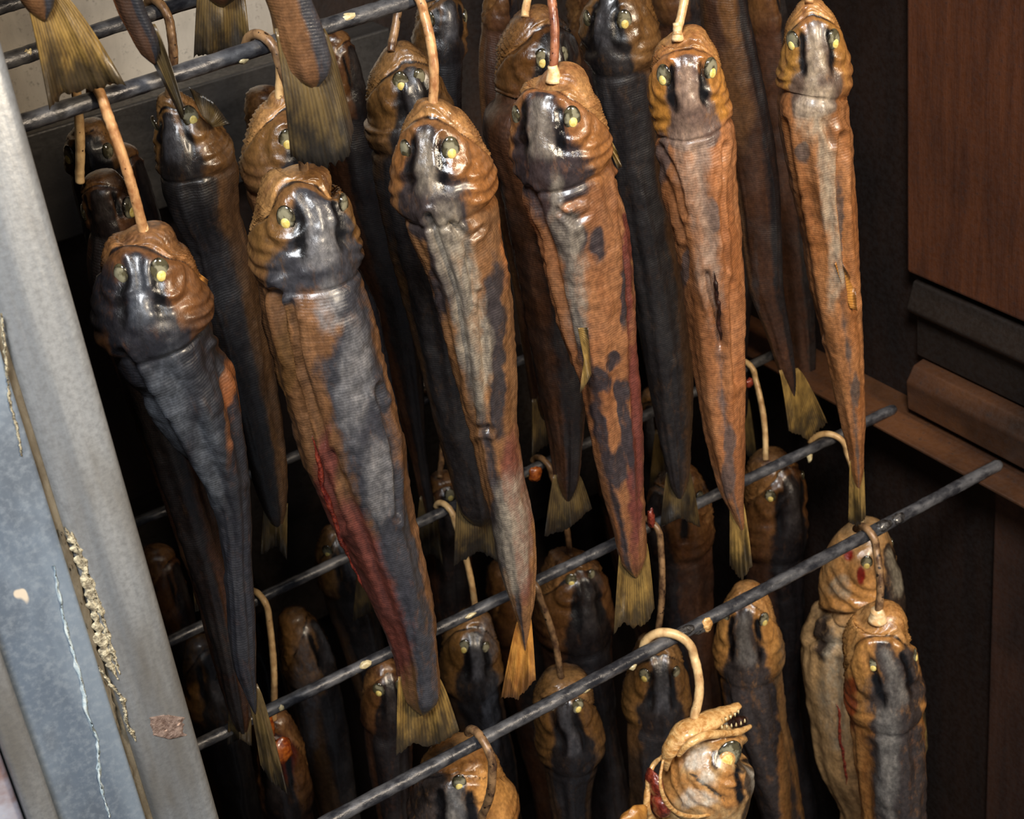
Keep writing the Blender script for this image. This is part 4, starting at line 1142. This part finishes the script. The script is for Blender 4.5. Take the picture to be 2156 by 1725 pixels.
for i, (x, y, dn) in enumerate([(1520, 1534, -1), (1530, 1533, -1), (1540, 1531, -1), (1550, 1529, -1), (1560, 1526, -1), (1568, 1521, -1), (1528, 1512, 1), (1538, 1507, 1), (1547, 1502, 1), (1554, 1496, 1)]):
    p = P(x, y, 0.758)
    V, fs = tube([p, p + np.array([0, -0.0002, -0.0018 * -dn * -1]) * 1.0, p + np.array([0, -0.0003, -0.0034 * dn])], [0.0009, 0.0006, 0.0001], 8)
    mesh('tooth', V, fs, M_tooth, l1, l1o)

# pale cones of flesh where the hooks pierce the jaws
for fo_, x, y, Yc, hpx, wpx in ((f1, 304, 486, 0.786, 16, 20), (f4, 1166, 158, 0.786, 20, 24), (f5, 1427, 70, 0.786, 22, 18), (f3, 915, 212, 0.786, 8, 14), (l4, 1848, 1292, 0.78, 8, 28)):
    ptube('pierced_flesh', [(x, y + 14, Yc), (x - 1, y - hpx * 0.4, Yc), (x - 3, y - hpx, Yc)], fo_, FISH[fo_['label']]['org'], M_flesh, [wpx * 0.75, wpx * 0.55, wpx * 0.42], n=9, seed=x, jag=0.06)

# ---------------------------------------------------------------- the hooks
H = hook
H('rusty hook rising from the jaw of the black-backed first front fish', RU1, 206, (302, 484), Y1 - 0.004, yaw=0, R_=0.0095)
H('dark hook end curling over the front upper rod behind the long hanging tail', RU1, 548, (640, 356), Y1 - 0.004, mat=M_hookd, yaw=20, R_=0.012)
H('tan hook in the jaw of the grey streaked third front fish', RU1, 860, (912, 214), Y1 - 0.004)
H('reddish hook in the jaw of the plum blotched fourth front fish', RU1, 1118, (1164, 156), Y1 - 0.004, mat=M_hookr)
H('pale hook in the jaw of the orange fifth front fish', RU1, 1412, (1427, 66), Y1 - 0.004, mat=M_hookp)
H('hook in the jaw of the slim fish by the rusty wall, at the top edge', RU1, 1690, (1704, -4), Y1 - 0.004)
H('short tan hook at the upper left, left of the rusty one', RU2, 122, (168, 374), Y2 - 0.004, mat=M_hookp)
H('thin tan hook standing behind the dark narrow tail, upper left', RU2, 330, (357, 198), Y2 - 0.004, mat=M_hookd)
H('pale hook left of the long brown hanging tail', RU2, 543, (588, 200), Y2 - 0.004, mat=M_hookp)
H('short hook over the brown and black head behind the third front fish', RU2, 812, (824, 100), Y2 - 0.004, mat=M_hookd)
H('pale hook over the yellow brown head behind the fourth front fish', RU2, 1092, (1106, 26), Y2 - 0.004, mat=M_hookp)
H('big tan hook loop on the front rod holding the open-mouthed silver head', RL1, 1405, (1462, 1508), 0.772, R_=0.0185, mat=M_hookp, yaw=42, wire=0.0034, back=195)
H('dark hook over the front rod at right, holding the dark-backed fish', RL1, 1822, (1848, 1298), 0.779, mat=M_hookd, yaw=0, wire=0.0031)
H('dark topped hook over the front rod across the golden brown head, bottom', RL1, 1008, (1016, 1716), 0.795, mat=M_hookd, yaw=0, R_=0.016, wire=0.0031)
H('pale hook loop on the second rod beside the slim tail at right', RL2, 1742, (1812, 1112), 0.9, R_=0.016, mat=M_hookp, yaw=40)
H('yellow hook going down to the round-eyed brown fish at right', RL3, 1568, (1612, 962), 1.04, mat=M_hookp)
H('tan hook in front of the grey striped crown in the middle', RL3, 936, (1002, 1290), 1.04, mat=M_hookp)
H('thin hook above the charred head that the front rod crosses', RL2, 1112, (1180, 1420), 0.91, mat=M_hookd)
H('grey hook hanging beside the tail of the plum blotched fish', RL2, 1366, (1383, 1346), 0.91, mat=M_hookd)
H('yellow hook beside the black tail at the bottom left', RL3, 543, (576, 1508), 1.04, mat=M_hookp)
H('hook glinting far back right of the plum blotched fish', RL4, 1338, (1380, 820), 1.185, mat=M_hookp)
H('hook glinting behind the third front tail', RL3, 1140, (1200, 1166), 1.04, mat=M_hookd)
H('hook above the fish with the gaping mouth behind the second rod', RL3, 1396, (1420, 998), 1.04, mat=M_hookd)
H('hook above the brown snout far back', RL4, 905, (926, 1000), 1.165, mat=M_hookd)

# ---------------------------------------------------------------- dried drips and tar on the rods, scraps on the hooks
M_drip = simple_mat('dried_drip', (168, 150, 110), (206, 190, 146), 300, rough=0.4, bump=0.4, coat=0.3)
M_tar = simple_mat('tar_lump', (24, 22, 22), (66, 62, 58), 300, rough=0.25, bump=0.9, coat=0.6)
rods = [o for o in C.objects if o.name.startswith('rack_rod')]


def on_rod(i, name, x, mat, rx, ry, rz, dz, seed):
    A, dv = (RU1, RU2, RU3, RL1, RL2, RL3, RL4)[i]
    lo_, hi_ = -0.3, 1.2
    for _ in range(50):
        m_ = (lo_ + hi_) / 2
        if proj(A + dv * m_)[0] < x:
            lo_ = m_
        else:
            hi_ = m_
    p = A + dv * lo_ + np.array([0, -0.0025, dz])
    o = lump(name, rods[i], np.array(rods[i].location), 1000, 800, 0.9, rx, ry, rz, mat, seed, 0.4)
    c = P(1000, 800, 0.9)
    for v in o.data.vertices:
        v.co = Vector(np.array(v.co) - c + p)


for k_, (i, nm, x, mt, rx, ry, rz, dz) in enumerate([
        (4, 'dried_drip', 766, M_drip, .0052, .003, .0034, .0012), (4, 'dried_drip', 588, M_drip, .0028, .003, .003, 0), (4, 'dried_drip', 985, M_drip, .006, .003, .002, .001),
        (4, 'dried_drip', 1700, M_drip, .0025, .002, .005, -.006), (3, 'dried_drip', 1326, M_drip, .0035, .003, .003, -.003), (3, 'dried_drip', 1482, M_jawl, .005, .004, .006, -.001),
        (3, 'tar_lump', 1855, M_tar, .008, .004, .004, .003), (3, 'tar_lump', 1885, M_tar, .007, .004, .004, .002), (3, 'tar_lump', 1432, M_tar, .010, .004, .003, .003), (3, 'tar_lump', 1470, M_tar, .007, .003, .003, -.003),
        (3, 'dried_drip', 1228, M_drip, .004, .002, .003, -.002), (0, 'dried_drip', 505, M_drip, .003, .002, .002, -.003), (1, 'dried_drip', 55, M_drip, .004, .002, .003, .001), (0, 'dried_drip', 730, M_drip, .005, .002, .002, .002)]):
    on_rod(i, nm, x, mt, rx, ry, rz, dz, 31 + k_)
hk = {o['label']: o for o in C.objects if o.name.startswith('smoking_hook')}
for lb, x, y, Yc, rx, rz, mt, sd in (('grey hook hanging beside the tail of the plum blotched fish', 1371, 1092, 0.905, .003, .009, M_red, 3),
                                   ('yellow hook going down to the round-eyed brown fish at right', 1578, 806, 1.03, .004, .004, M_red, 4),
                                   ('hook glinting behind the third front tail', 1128, 1000, 1.03, .006, .007, M_orange, 6)):
    lump('fish_scrap', hk[lb], np.array(hk[lb].location), x, y, Yc, rx, .003, rz, mt, sd, 0.5)
